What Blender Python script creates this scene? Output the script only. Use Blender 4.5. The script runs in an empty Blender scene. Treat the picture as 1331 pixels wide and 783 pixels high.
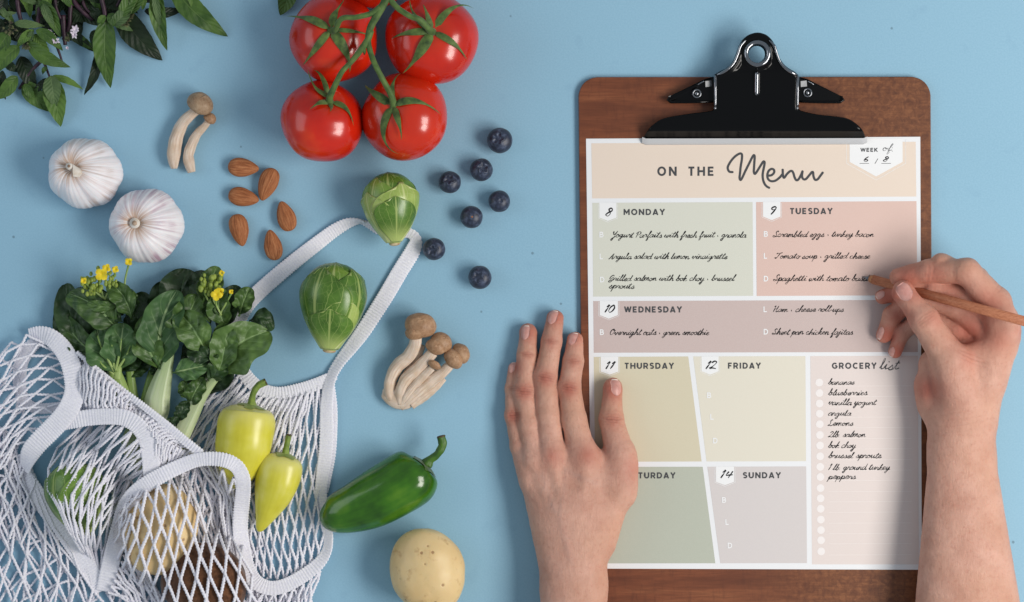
import bpy, bmesh, math, random
import numpy as np
from mathutils import Vector, Matrix, noise as mnoise
from mathutils.bvhtree import BVHTree
from mathutils.geometry import delaunay_2d_cdt
try:
    import openvdb
except Exception:
    import pyopenvdb as openvdb

PI = math.pi
SC = bpy.context.scene
U = 0.0005                      # half a millimetre: the unit all shapes below are written in
CX, CY, CAMH = 665.5, 391.5, 3200.0

# ---------------------------------------------------------------- camera
cam_d = bpy.data.cameras.new('camera')
cam = bpy.data.objects.new('camera', cam_d)
SC.collection.objects.link(cam)
cam.location = (0, 0, CAMH * U)
cam_d.sensor_width = 36
cam_d.lens = 36 * CAMH / 1331.0
cam_d.clip_start = 0.05
cam_d.clip_end = 50
SC.camera = cam

# ---------------------------------------------------------------- room light
world = bpy.data.worlds.new('World'); SC.world = world
world.use_nodes = True
bg = world.node_tree.nodes['Background']
bg.inputs[0].default_value = (0.78, 0.89, 1.0, 1)
bg.inputs[1].default_value = 0.33

def area(name, loc, target, sx, sy, power, col):
    l = bpy.data.lights.new(name, 'AREA'); l.shape = 'RECTANGLE'
    l.size = sx; l.size_y = sy; l.energy = power; l.color = col
    o = bpy.data.objects.new(name, l); SC.collection.objects.link(o)
    o.location = loc
    o.rotation_euler = (Vector(target) - Vector(loc)).to_track_quat('-Z', 'Y').to_euler()
    return o
# a two-pane window to one side of the table
KEYC = (1.0, 0.955, 0.90)
area('window_light', (1.06, 0.02, 1.04), (0.05, 0, 0), 0.50, 0.56, 9.9, KEYC)
area('window_light', (1.02, -0.50, 1.00), (0.05, 0, 0), 0.50, 0.46, 9.9, KEYC)
# weak fill lamp added across the table for rim highlights
area('fill_light', (-1.15, 0.25, 0.75), (0, 0, 0), 0.9, 0.6, 2.6, (0.86, 0.93, 1.0))

vs = SC.view_settings
SC.display_settings.display_device = 'sRGB'
vs.view_transform = 'Standard'; vs.look = 'None'; vs.exposure = 0.0; vs.gamma = 1.0
vs.use_curve_mapping = False
SC.render.engine = 'CYCLES'
SC.cycles.use_denoising = True
SC.cycles.max_bounces = 8

# ---------------------------------------------------------------- helpers: coordinates and objects
class Ctx: pass
CT = Ctx(); CT.off = (0.0, 0.0)

def comp(x, y, z):
    """shift that seats a thing of mid height z on the table where it is seen"""
    return (-(x - CX) * z / CAMH, -(y - CY) * z / CAMH)

def wpos(p):
    return ((p[0] + CT.off[0] - CX) * U, (CY - p[1] - CT.off[1]) * U, p[2] * U)

def thing(name, label, cat, at, group=None, z0=0.0):
    """Empty at the base of a thing; at = (x, y, mid height)"""
    CT.off = comp(*at)
    o = bpy.data.objects.new(name, None); SC.collection.objects.link(o)
    o.empty_display_size = 0.01
    o.location = wpos((at[0], at[1], z0))
    o['label'] = label; o['category'] = cat
    if group: o['group'] = group
    return o

ROOTS = {}
def origin_of(p):
    v = Vector((0, 0, 0))
    while p is not None:
        v += Vector(p.location); p = p.parent
    return v

def obj(name, vf, mat, parent=None, smooth=True, closed=True, label=None, cat=None, group=None, kind=None, uv=None, attr=None, at=None, mats=None, fm=None):
    """one mesh object from (verts, faces) in table units"""
    V = np.asarray(vf[0], float); F = vf[1]
    if uv is None and len(vf) > 2: uv = vf[2]
    if at is not None: CT.off = comp(*at)
    W = np.empty_like(V)
    W[:, 0] = (V[:, 0] + CT.off[0] - CX) * U
    W[:, 1] = (CY - V[:, 1] - CT.off[1]) * U
    W[:, 2] = V[:, 2] * U
    if parent is not None:
        org = origin_of(parent)
    else:
        c = (W.min(0) + W.max(0)) / 2
        org = Vector((c[0], c[1], W[:, 2].min()))
    W -= np.array(org)
    me = bpy.data.meshes.new(name)
    me.from_pydata(W.tolist(), [], [tuple(reversed(f)) for f in F])
    me.update()
    if uv is not None:
        uv = np.asarray(uv, float)
        lay = me.uv_layers.new(name='UVMap')
        idx = np.empty(len(me.loops), dtype=np.int32); me.loops.foreach_get('vertex_index', idx)
        lay.data.foreach_set('uv', uv[idx].astype(np.float32).ravel())
    if attr is not None:
        for an, av in attr.items():
            a = me.attributes.new(an, 'FLOAT', 'POINT'); a.data.foreach_set('value', np.asarray(av, np.float32))
    if closed:
        b = bmesh.new(); b.from_mesh(me); bmesh.ops.recalc_face_normals(b, faces=b.faces); b.to_mesh(me); b.free()
    if smooth: me.shade_smooth()
    me.materials.append(mat)
    if mats:
        for m_ in mats: me.materials.append(m_)
    if fm is not None: me.polygons.foreach_set('material_index', np.asarray(fm, np.int32))
    o = bpy.data.objects.new(name, me); SC.collection.objects.link(o)
    if parent is not None:
        o.parent = parent
    else:
        o.location = org
    if label: o['label'] = label
    if cat: o['category'] = cat
    if group: o['group'] = group
    if kind: o['kind'] = kind
    return o

def join(*parts):
    V = []; F = []; T = []; n = 0
    for p in parts:
        v = np.asarray(p[0], float); V.append(v)
        F += [tuple(i + n for i in f) for f in p[1]]
        T.append(np.asarray(p[2], float) if len(p) > 2 else np.zeros((len(v), 2)))
        n += len(v)
    return np.vstack(V), F, np.vstack(T)

def catmull(P, n, closed=False):
    """n samples of a smooth curve through rows of P (any number of columns), even by segment"""
    P = np.asarray(P, float)
    m = len(P)
    if closed: Q = np.vstack([P[-1], P, P[0], P[1]]); segs = m
    else: Q = np.vstack([2 * P[0] - P[1], P, 2 * P[-1] - P[-2]]); segs = m - 1
    L = np.linalg.norm(np.diff(np.vstack([P, P[:1]]) if closed else P, axis=0)[:, :2], axis=1) + 1e-6
    cum = np.concatenate([[0], np.cumsum(L)])
    s = np.linspace(0, cum[-1], n, endpoint=not closed)
    i = np.clip(np.searchsorted(cum, s, side='right') - 1, 0, segs - 1)
    t = ((s - cum[i]) / L[i])[:, None]
    a, b, c, d = Q[i], Q[i + 1], Q[i + 2], Q[i + 3]
    return 0.5 * (2 * b + (c - a) * t + (2 * a - 5 * b + 4 * c - d) * t * t + (3 * b - a - 3 * c + d) * t ** 3)

def frames(P, up=(0, 0, 1)):
    T = np.gradient(P, axis=0); T /= np.linalg.norm(T, axis=1)[:, None] + 1e-9
    N = np.empty_like(T); u = np.array(up, float)
    n = u - T[0] * (u @ T[0])
    if np.linalg.norm(n) < 1e-3: n = np.array([1., 0, 0]) - T[0] * T[0][0]
    n /= np.linalg.norm(n)
    for i in range(len(P)):
        n = n - T[i] * (n @ T[i]); n /= np.linalg.norm(n) + 1e-9; N[i] = n
    return T, N, np.cross(T, N)

def tube(P, R, seg=10, caps=True, mod=None, R2=None):
    """tube round path P with radii R (across) and R2 (up); mod(s, ang) scales the radius"""
    P = np.asarray(P, float); n = len(P)
    R = np.broadcast_to(np.asarray(R, float), (n,)); R2 = R if R2 is None else np.broadcast_to(np.asarray(R2, float), (n,))
    T, N, B = frames(P)
    L = np.concatenate([[0], np.cumsum(np.linalg.norm(np.diff(P, axis=0), axis=1))])
    a = np.arange(seg) * 2 * PI / seg
    k = np.ones((n, seg)) if mod is None else mod(L[:, None] / max(L[-1], 1e-6), a[None, :])
    V = P[:, None, :] + (R[:, None] * k * np.cos(a))[..., None] * B[:, None, :] + (R2[:, None] * k * np.sin(a))[..., None] * N[:, None, :]
    V = V.reshape(-1, 3)
    UVs = np.stack([np.repeat(L / max(L[-1], 1e-6), seg), np.tile(np.arange(seg) / seg, n)], 1)
    F = [(i * seg + j, i * seg + (j + 1) % seg, (i + 1) * seg + (j + 1) % seg, (i + 1) * seg + j) for i in range(n - 1) for j in range(seg)]
    if caps:
        F.append(tuple(range(seg))[::-1]); F.append(tuple(range((n - 1) * seg, n * seg)))
    return V, F, UVs

def grid(fn, nu, nv, closeu=False):
    """surface fn(u, v) -> xyz, u, v in 0..1"""
    V = []; T = []
    for i in range(nu + (0 if closeu else 1)):
        for j in range(nv + 1):
            V.append(fn(i / nu, j / nv)); T.append((i / nu, j / nv))
    m = nv + 1; n = nu if closeu else nu
    tot = nu if closeu else nu + 1
    F = [(i * m + j, ((i + 1) % tot) * m + j, ((i + 1) % tot) * m + j + 1, i * m + j + 1) for i in range(n) for j in range(nv)]
    return np.array(V), F, np.array(T)

def sphereish(fn, nth=48, nph=28):
    """closed surface, fn(theta, phi) -> xyz, phi 0 at the top pole"""
    V = [fn(0, 0.0)]; T = [(0, 0)]
    for i in range(1, nph):
        for j in range(nth):
            V.append(fn(j * 2 * PI / nth, i * PI / nph)); T.append((j / nth, i / nph))
    V.append(fn(0, PI)); T.append((0, 1))
    F = [(0, 1 + j, 1 + (j + 1) % nth) for j in range(nth)]
    for i in range(nph - 2):
        for j in range(nth):
            a = 1 + i * nth + j; b = 1 + i * nth + (j + 1) % nth
            F.append((a, a + nth, b + nth, b))
    l = len(V) - 1; s = 1 + (nph - 2) * nth
    F += [(l, s + (j + 1) % nth, s + j) for j in range(nth)]
    return np.array(V), F, np.array(T)

def ns(x, y, z=0.0, f=1.0):
    return mnoise.noise(Vector((x * f, y * f, z * f)))

def rotm(ax, ang): return np.array(Matrix.Rotation(ang, 3, ax))

def box(x0, y0, z0, x1, y1, z1):
    V = [(x0, y0, z0), (x1, y0, z0), (x1, y1, z0), (x0, y1, z0), (x0, y0, z1), (x1, y0, z1), (x1, y1, z1), (x0, y1, z1)]
    return np.array(V, float), [(0, 1, 2, 3), (4, 5, 6, 7), (0, 1, 5, 4), (1, 2, 6, 5), (2, 3, 7, 6), (3, 0, 4, 7)]

# signed-distance modelling: tapered limbs blended into one skin
class SDF:
    def __init__(s, lo, hi, vox):
        s.lo = np.array(lo, float); s.vox = vox
        s.n = np.ceil((np.array(hi, float) - s.lo) / vox).astype(int) + 1
        s.D = np.full(s.n, 24.0, np.float32)
    def axes(s, sl):
        return [(s.lo[k] + s.vox * np.arange(sl[k].start, sl[k].stop)).astype(np.float32).reshape([-1 if q == k else 1 for q in range(3)]) for k in range(3)]
    def region(s, lo, hi):
        a = np.clip(np.floor((np.array(lo) - s.lo) / s.vox).astype(int), 0, s.n - 1)
        b = np.clip(np.ceil((np.array(hi) - s.lo) / s.vox).astype(int) + 1, 1, s.n)
        return tuple(slice(int(a[k]), int(max(b[k], a[k] + 1))) for k in range(3))
    def cone(s, a, b, ra, rb, k=6.0, zs=1.0, D=None, sub=False):
        """tapered capsule a-b, flattened in z by zs, blended over k"""
        D = s.D if D is None else D
        m = max(ra, rb) + k + 14
        lo = np.minimum(a, b) - m; hi = np.maximum(a, b) + m
        sl = s.region(lo, hi); X, Y, Z = s.axes(sl)
        ax, ay, az = a; bx, by, bz = b
        dz = (bz - az) / zs; dx = bx - ax; dy = by - ay
        L2 = dx * dx + dy * dy + dz * dz + 1e-6
        px = X - ax; py = Y - ay; pz = (Z - az) / zs
        h = np.clip((px * dx + py * dy + pz * dz) / L2, 0, 1)
        d = np.sqrt((px - h * dx) ** 2 + (py - h * dy) ** 2 + (pz - h * dz) ** 2) - (ra + (rb - ra) * h)
        d *= min(1.0, (zs + 1) / 2)
        s.mix(D, sl, d, k, sub)
    def ell(s, c, r, k=6.0, rot=0.0, D=None, sub=False):
        D = s.D if D is None else D
        m = max(r) + k + 14
        sl = s.region(np.array(c) - m, np.array(c) + m); X, Y, Z = s.axes(sl)
        x = X - c[0]; y = Y - c[1]; z = Z - c[2]
        cr, sr = math.cos(rot), math.sin(rot)
        x, y = x * cr + y * sr, -x * sr + y * cr
        q = np.sqrt((x / r[0]) ** 2 + (y / r[1]) ** 2 + (z / r[2]) ** 2)
        s.mix(D, sl, (q - 1) * min(r), k, sub)
    def mix(s, D, sl, d, k, sub):
        o = D[sl]
        if sub:
            h = np.clip(0.5 - 0.5 * (o + d) / k, 0, 1); D[sl] = o * (1 - h) - d * h + k * h * (1 - h)
        else:
            h = np.clip(0.5 + 0.5 * (o - d) / k, 0, 1); D[sl] = o * (1 - h) + d * h - k * h * (1 - h)
    def mesh(s, iso=0.0, D=None, relax=1):
        D = s.D if D is None else D
        g = openvdb.FloatGrid(24.0)
        g.copyFromArray(np.ascontiguousarray(D.astype(np.float32)))
        pts, quads = g.convertToQuads(iso)
        V = np.asarray(pts, float) * s.vox + s.lo
        Q = np.asarray(quads, np.int64)
        for _ in range(relax):
            S = np.zeros_like(V); C = np.zeros(len(V))
            for a, b in ((0, 1), (1, 2), (2, 3), (3, 0)):
                np.add.at(S, Q[:, a], V[Q[:, b]]); np.add.at(C, Q[:, a], 1)
                np.add.at(S, Q[:, b], V[Q[:, a]]); np.add.at(C, Q[:, b], 1)
            V = V * 0.45 + 0.55 * S / np.maximum(C, 1)[:, None]
        return V, Q
def vnormals(V, Q):
    n = np.cross(V[Q[:, 2]] - V[Q[:, 0]], V[Q[:, 3]] - V[Q[:, 1]])
    N = np.zeros_like(V)
    for k in range(4): np.add.at(N, Q[:, k], n)
    return N / (np.linalg.norm(N, axis=1)[:, None] + 1e-9)

# ---------------------------------------------------------------- helpers: materials
def S(r, g, b):
    """display colour 0..255 to a base colour"""
    f = lambda c: (c / 255 / 12.92) if c <= 10.3 else ((c / 255 + 0.055) / 1.055) ** 2.4
    return (f(r), f(g), f(b), 1)

class N:
    """small node builder"""
    def __init__(s, name):
        s.m = bpy.data.materials.new(name); s.m.use_nodes = True
        s.t = s.m.node_tree; s.b = s.t.nodes['Principled BSDF']
        s.tc = s.t.nodes.new('ShaderNodeTexCoord')
    def n(s, typ, **kw):
        x = s.t.nodes.new(typ)
        for k, v in kw.items(): setattr(x, k, v)
        return x
    def l(s, a, b): s.t.links.new(a, b)
    def put(s, inp, v):
        if hasattr(v, 'is_linked'): s.l(v, inp)
        else: inp.default_value = v
    def set(s, **kw):
        nm = {'base': 'Base Color', 'rough': 'Roughness', 'metal': 'Metallic', 'spec': 'Specular IOR Level', 'sss': 'Subsurface Weight', 'coat': 'Coat Weight', 'coatr': 'Coat Roughness', 'sheen': 'Sheen Weight', 'trans': 'Transmission Weight', 'ior': 'IOR', 'aniso': 'Anisotropic'}
        for k, v in kw.items(): s.put(s.b.inputs[nm[k]], v)
        return s
    def sub(s, w, rad, scale):
        s.b.subsurface_method = 'RANDOM_WALK'
        s.b.inputs['Subsurface Weight'].default_value = w
        s.b.inputs['Subsurface Radius'].default_value = rad
        s.b.inputs['Subsurface Scale'].default_value = scale
    def noise(s, scale, detail=4, rough=.55, vec=None, dist=0.0, st=None, rot=(0, 0, 0)):
        x = s.n('ShaderNodeTexNoise'); x.inputs['Scale'].default_value = scale
        x.inputs['Detail'].default_value = detail; x.inputs['Roughness'].default_value = rough
        x.inputs['Distortion'].default_value = dist
        v = vec if vec is not None else s.tc.outputs['Object']
        if st is not None:
            mp = s.n('ShaderNodeMapping'); mp.inputs['Scale'].default_value = st; mp.inputs['Rotation'].default_value = rot
            s.l(v, mp.inputs['Vector']); v = mp.outputs[0]
        s.l(v, x.inputs['Vector']); return x.outputs['Fac']
    def vor(s, scale, feature='F1', vec=None, out='Distance'):
        x = s.n('ShaderNodeTexVoronoi'); x.feature = feature; x.inputs['Scale'].default_value = scale
        s.l(vec if vec is not None else s.tc.outputs['Object'], x.inputs['Vector']); return x.outputs[out]
    def ramp(s, fac, stops):
        x = s.n('ShaderNodeValToRGB'); s.l(fac, x.inputs[0])
        e = x.color_ramp.elements
        while len(e) < len(stops): e.new(0.5)
        for i, (p, c) in enumerate(stops):
            e[i].position = p; e[i].color = c if len(c) == 4 else (*c, 1)
        return x.outputs[0]
    def math(s, op, a, b=0.0, c=0.0, clamp=False):
        x = s.n('ShaderNodeMath', operation=op, use_clamp=clamp)
        for i, v in enumerate((a, b, c)): s.put(x.inputs[i], v)
        return x.outputs[0]
    def mix(s, f, a, b, mode='MIX'):
        x = s.n('ShaderNodeMix', data_type='RGBA', blend_type=mode)
        s.put(x.inputs[0], f); s.put(x.inputs[6], a); s.put(x.inputs[7], b)
        return x.outputs[2]
    def smooth(s, v, a, b, lo=0.0, hi=1.0):
        x = s.n('ShaderNodeMapRange', interpolation_type='SMOOTHSTEP')
        s.put(x.inputs[0], v); x.inputs[1].default_value = a; x.inputs[2].default_value = b; x.inputs[3].default_value = lo; x.inputs[4].default_value = hi
        return x.outputs[0]
    def bump(s, h, strength=0.3, dist=0.001, prev=None):
        x = s.n('ShaderNodeBump'); x.inputs['Strength'].default_value = strength; x.inputs['Distance'].default_value = dist
        s.l(h, x.inputs['Height'])
        if prev is not None: s.l(prev, x.inputs['Normal'])
        s.l(x.outputs[0], s.b.inputs['Normal']); return x.outputs[0]
    def attr(s, nm):
        x = s.n('ShaderNodeAttribute'); x.attribute_name = nm; return x.outputs['Fac']
    def uvs(s):
        x = s.n('ShaderNodeSeparateXYZ'); s.l(s.tc.outputs['UV'], x.inputs[0]); return x.outputs[0], x.outputs[1]

B01 = lambda v: (v, v, v, 1)

def mat_plain(name, c1, c2=None, scale=150, rough=.5, bumps=0.0, bscale=600, bd=.0004, **kw):
    k = N(name)
    if c2 is None: k.set(base=c1)
    else: k.set(base=k.ramp(k.noise(scale), [(0.35, c1), (0.68, c2)]))
    k.set(rough=rough, **kw)
    if bumps: k.bump(k.noise(bscale, 3), bumps, bd)
    return k.m
# ---------------------------------------------------------------- the painted table
k = N('painted_board_blue')
f1 = k.noise(3.2, 2); f2 = k.noise(900, 3, .6); f3 = k.noise(60, 3)
c = k.ramp(f1, [(0.3, S(138, 179, 201)), (0.7, S(146, 188, 211))])
c = k.mix(k.smooth(f2, .35, .65, 0, .35), c, S(158, 198, 219))
c = k.mix(k.smooth(f3, .62, .75, 0, .18), c, S(124, 163, 190))
spk = k.vor(42, vec=k.tc.outputs['Object'])
c = k.mix(k.smooth(spk, .03, .05, .65, 0), c, S(95, 120, 135))
k.set(base=c, rough=.62, spec=.25)
k.bump(f2, .12, .0003)
M_TABLE = k.m
CT.off = (0, 0)
tb = box(-1500, -1500, -40, 2900, 2300, 0)
obj('table_top', tb, M_TABLE, smooth=False, kind='structure')

# ---------------------------------------------------------------- clipboard
k = N('mahogany_hardboard')
vec = k.tc.outputs['Object']
g1 = k.noise(13, 5, .6, st=(1.0, 7.0, 1), rot=(0, 0, math.radians(17)), dist=.25)
g5 = k.noise(60, 4, .65, st=(1.0, 14.0, 1), rot=(0, 0, math.radians(17)))
g2 = k.noise(420, 4, .6, st=(1.0, .22, 1), rot=(0, 0, math.radians(40)))
g3 = k.noise(9, 3, .5)
g4 = k.noise(260, 3, .7, dist=.6)
sx = k.n('ShaderNodeSeparateXYZ'); k.l(vec, sx.inputs[0])
side = k.smooth(sx.outputs[0], -.02, .06)
c = k.ramp(g1, [(.25, S(92, 46, 26)), (.5, S(124, 68, 40)), (.75, S(148, 90, 56))])
c2 = k.ramp(g4, [(.3, S(78, 42, 22)), (.55, S(124, 76, 44)), (.75, S(150, 98, 60))])
c = k.mix(k.math('MULTIPLY', side, .8), c, c2)
c = k.mix(k.smooth(g5, .42, .62, 0, .4), c, S(92, 48, 26))
c = k.mix(k.smooth(g2, .5, .7, 0, .3), c, S(80, 40, 24))
c = k.mix(k.smooth(g3, .4, .7, 0, .3), c, S(96, 52, 28))
k.set(base=c, rough=.42, spec=.4, coat=.15, coatr=.3)
k.bump(g2, .12, .0003)
M_WOOD = k.m
M_WOODEDGE = mat_plain('hardboard_edge', S(96, 52, 32), S(130, 78, 50), 900, .6)

BZ = 7.0
clip_board = thing('clipboard', 'mahogany brown hardboard clipboard with a black lever clip holding the menu sheet', 'clipboard', (983, 400, 3), None)
CT.off = (0, 0)
def roundrect(pts, r, n=8):
    out = []
    m = len(pts)
    for i in range(m):
        p = np.array(pts[i], float); a = np.array(pts[i - 1], float); b = np.array(pts[(i + 1) % m], float)
        da = (a - p) / np.linalg.norm(a - p); db = (b - p) / np.linalg.norm(b - p)
        for j in range(n + 1):
            t = j / n; q0 = p + da * r; q1 = p + db * r
            w = (1 - t) ** 2 * q0 + 2 * t * (1 - t) * (p + (q0 + q1 - 2 * p) * 0.12) + t * t * q1
            out.append(tuple(w))
    return out
ol = roundrect([(751.5, 101), (1208.5, 100.5), (1213, 880), (759, 880)], 24)
def slab(ol, z0, z1, bev):
    ol = np.array(ol); n = len(ol); cen = ol.mean(0)
    tang = np.roll(ol, -1, 0) - np.roll(ol, 1, 0); nr = np.stack([tang[:, 1], -tang[:, 0]], 1); nr /= np.linalg.norm(nr, axis=1)[:, None]
    if ((ol - cen) * nr).sum() < 0: nr = -nr
    rings = [(0, z0), (0, z1 - bev), (bev * .3, z1 - bev * .3), (bev, z1)]
    V = np.vstack([np.column_stack([ol - nr * d, np.full(n, z)]) for d, z in rings])
    F = [(r * n + i, r * n + (i + 1) % n, (r + 1) * n + (i + 1) % n, (r + 1) * n + i) for r in range(len(rings) - 1) for i in range(n)]
    F += [tuple(range(n)), tuple(range((len(rings) - 1) * n, len(rings) * n))]
    fm = [1] * n + [0] * (n * 2) + [1, 0]
    return V, F, fm
V, F, fm = slab(ol, 0.2, BZ, 1.2)
o = obj('board', (V, F), M_WOOD, clip_board, smooth=False, mats=[M_WOODEDGE], fm=fm)

# --- the clip: one pressed plate, built as a height over its outline
OL = [(834.4, 184), (838, 175.5), (844, 167), (853.7, 159.4), (864.5, 155), (892, 150.2), (920, 146.6), (925.5, 144), (926.5, 140), (926, 104), (928, 99), (933, 95.8), (940, 92.5), (946, 87.5), (950.5, 81), (954, 72), (957, 63.5), (961.5, 56), (968.5, 50), (976, 47.2),
      (980.6, 46.6), (986, 47.2), (993, 50), (999.5, 56), (1004, 63.5), (1007, 72), (1011, 80.5), (1016, 87), (1022, 92), (1029, 96), (1033, 99.5), (1034.5, 104), (1034, 140), (1035.5, 144), (1041, 146.8), (1060.4, 151), (1094, 155), (1108.5, 162), (1119.4, 173), (1125, 183.5)]
OLs = catmull(np.array(OL), 420)
dense = []
for i in range(len(OLs)):
    a = OLs[i]; b = OLs[(i + 1) % len(OLs)]; m = max(1, int(np.linalg.norm(b - a) / 1.2))
    for j in range(m): dense.append(a + (b - a) * j / m)
dense = np.array(dense)
HC = np.array([980.6, 73.8]); HR = 10.6
hole = [HC + HR * np.array([math.cos(t), math.sin(t)]) for t in np.arange(56) * 2 * PI / 56]
def segdist(P, poly):
    d = np.full(len(P), 1e9); side = np.zeros(len(P), int)
    for i in range(len(poly)):
        a = poly[i]; b = poly[(i + 1) % len(poly)]; ab = b - a; L = ab @ ab + 1e-9
        t = np.clip(((P - a) @ ab) / L, 0, 1); d = np.minimum(d, np.linalg.norm(P - a - t[:, None] * ab, axis=1))
        cnd = ((a[1] > P[:, 1]) != (b[1] > P[:, 1]))
        xi = a[0] + (P[:, 1] - a[1]) / (b[1] - a[1] + 1e-12) * (b[0] - a[0])
        side += (cnd & (P[:, 0] < xi)).astype(int)
    return d, side % 2 == 1
gx, gy = np.meshgrid(np.arange(834, 1127, .9), np.arange(46, 185, .9))
G = np.stack([gx.ravel(), gy.ravel()], 1)
d, ins = segdist(G, dense); dh = np.linalg.norm(G - HC, axis=1)
G = G[ins & (d > .6) & (dh > HR + .6)]
pts2 = [Vector(p) for p in dense] + [Vector(p) for p in hole] + [Vector(p) for p in G]
nd = len(dense); nh = len(hole)
edges = [(i, (i + 1) % nd) for i in range(nd)] + [(nd + i, nd + (i + 1) % nh) for i in range(nh)]
vo, eo, fo, *_r = delaunay_2d_cdt(pts2, edges, [], 0, 1e-4)
P2 = np.array([tuple(v) for v in vo])
fc = [f for f in fo]
cen = np.array([P2[list(f)].mean(0) for f in fc])
_, ic = segdist(cen, dense); keep = ic & (np.linalg.norm(cen - HC, axis=1) > HR * 0.985)
fc = [f for f, kf in zip(fc, keep) if kf]
used = sorted({i for f in fc for i in f}); rm = {a: b for b, a in enumerate(used)}
P2 = P2[used]; fc = [tuple(rm[i] for i in f) for f in fc]
d, _ = segdist(P2, dense); dh = np.linalg.norm(P2 - HC, axis=1); x, y = P2[:, 0], P2[:, 1]
z = np.interp(y, [46, 75, 100, 140, 158, 166, 169, 172, 175, 178, 180.5, 184.2], [40, 36, 32, 27.5, 27, 27.2, 26.8, 24.5, 20, 16, 13, 10])
z -= 2.6 * np.exp(-d / 1.6)
up = np.clip((104 - y) / 8, 0, 1)
z += up * 1.6 * np.exp(-((d - 5.4) / 2.3) ** 2)                       # rolled shoulders
z += 2.6 * np.exp(-((dh - 16.0) / 2.8) ** 2) - 5.0 * np.clip((14.5 - dh) / 4, 0, 1)
rib = np.exp(-((x - 980.3) / 3.3) ** 2) * np.clip((y - 93) / 6, 0, 1) * (1 / (1 + np.exp((y - 126) / .9)))
z += 1.2 * rib
up2 = np.clip((dh - 19) / 4, 0, 1) * np.clip((98 - y) / 5, 0, 1)
z -= 1.6 * up2 * np.clip((d - 9) / 3, 0, 1)
V = np.column_stack([P2, z]); n = len(V)
V = np.vstack([V, V - np.array([0, 0, 2.4])])
ec = {}
for f in fc:
    for a, b in zip(f, f[1:] + f[:1]):
        e = (min(a, b), max(a, b)); ec.setdefault(e, []).append((a, b))
F = list(fc) + [tuple(i + n for i in reversed(f)) for f in fc]
for e, l in ec.items():
    if len(l) == 1:
        a, b = l[0]; F.append((b, a, a + n, b + n))
k = N('black_enamelled_steel'); k.set(base=S(9, 9, 10), rough=.14, spec=.22); k.bump(k.noise(30, 2), .04, .0006); M_BLACK = k.m
k = N('polished_black_steel'); k.set(base=S(150, 152, 156), rough=.13, metal=1.0); M_POL = k.m
k = N('nickel_grey_steel'); k.set(base=S(205, 206, 208), rough=.5, metal=.25); M_NICKEL = k.m
k = N('dull_spring_steel'); k.set(base=S(120, 122, 124), rough=.5, metal=.5); M_TAB = k.m
k = N('black_chrome'); k.set(base=S(140, 142, 146), rough=.16, metal=.9); M_BCHR = k.m
clip = obj('clip', (V, F), M_BLACK, clip_board, smooth=True)
obj('eyelet_ring', tube([(HC[0] + 14.4 * math.cos(t), HC[1] + 14.4 * math.sin(t), 38.6 + .9) for t in np.linspace(0, 2 * PI, 97)], 3.1, 14, caps=False), M_POL, clip)
obj('pressed_rib', tube(catmull([(980.3, 96, 33.5, 2.2), (980.3, 101, 34.2, 3.0), (980.3, 112, 32.4, 3.1), (980.3, 123, 30.8, 3.1), (980.3, 127.2, 29.6, 2.0)], 24)[:, :3], np.interp(np.linspace(0, 1, 24), [0, .1, .9, 1], [1.2, 3.0, 3.0, 1.0]), 14), M_POL, clip)
for sg in (-1, 1):
    q_ = [(51.5, 100.5, 33), (46, 98.6, 34.6), (38, 94, 35.6), (30, 85.5, 37), (25.2, 75, 38.6), (21.5, 64, 40), (15, 57.2, 41)]
    obj('rolled_edge', tube(catmull([(980.5 + sg * a, b, c_ + 1.0) for a, b, c_ in q_], 50), np.interp(np.linspace(0, 1, 50), [0, .12, .85, 1], [.8, 2.0, 1.9, .6]), 12), M_POL, clip)
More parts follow.
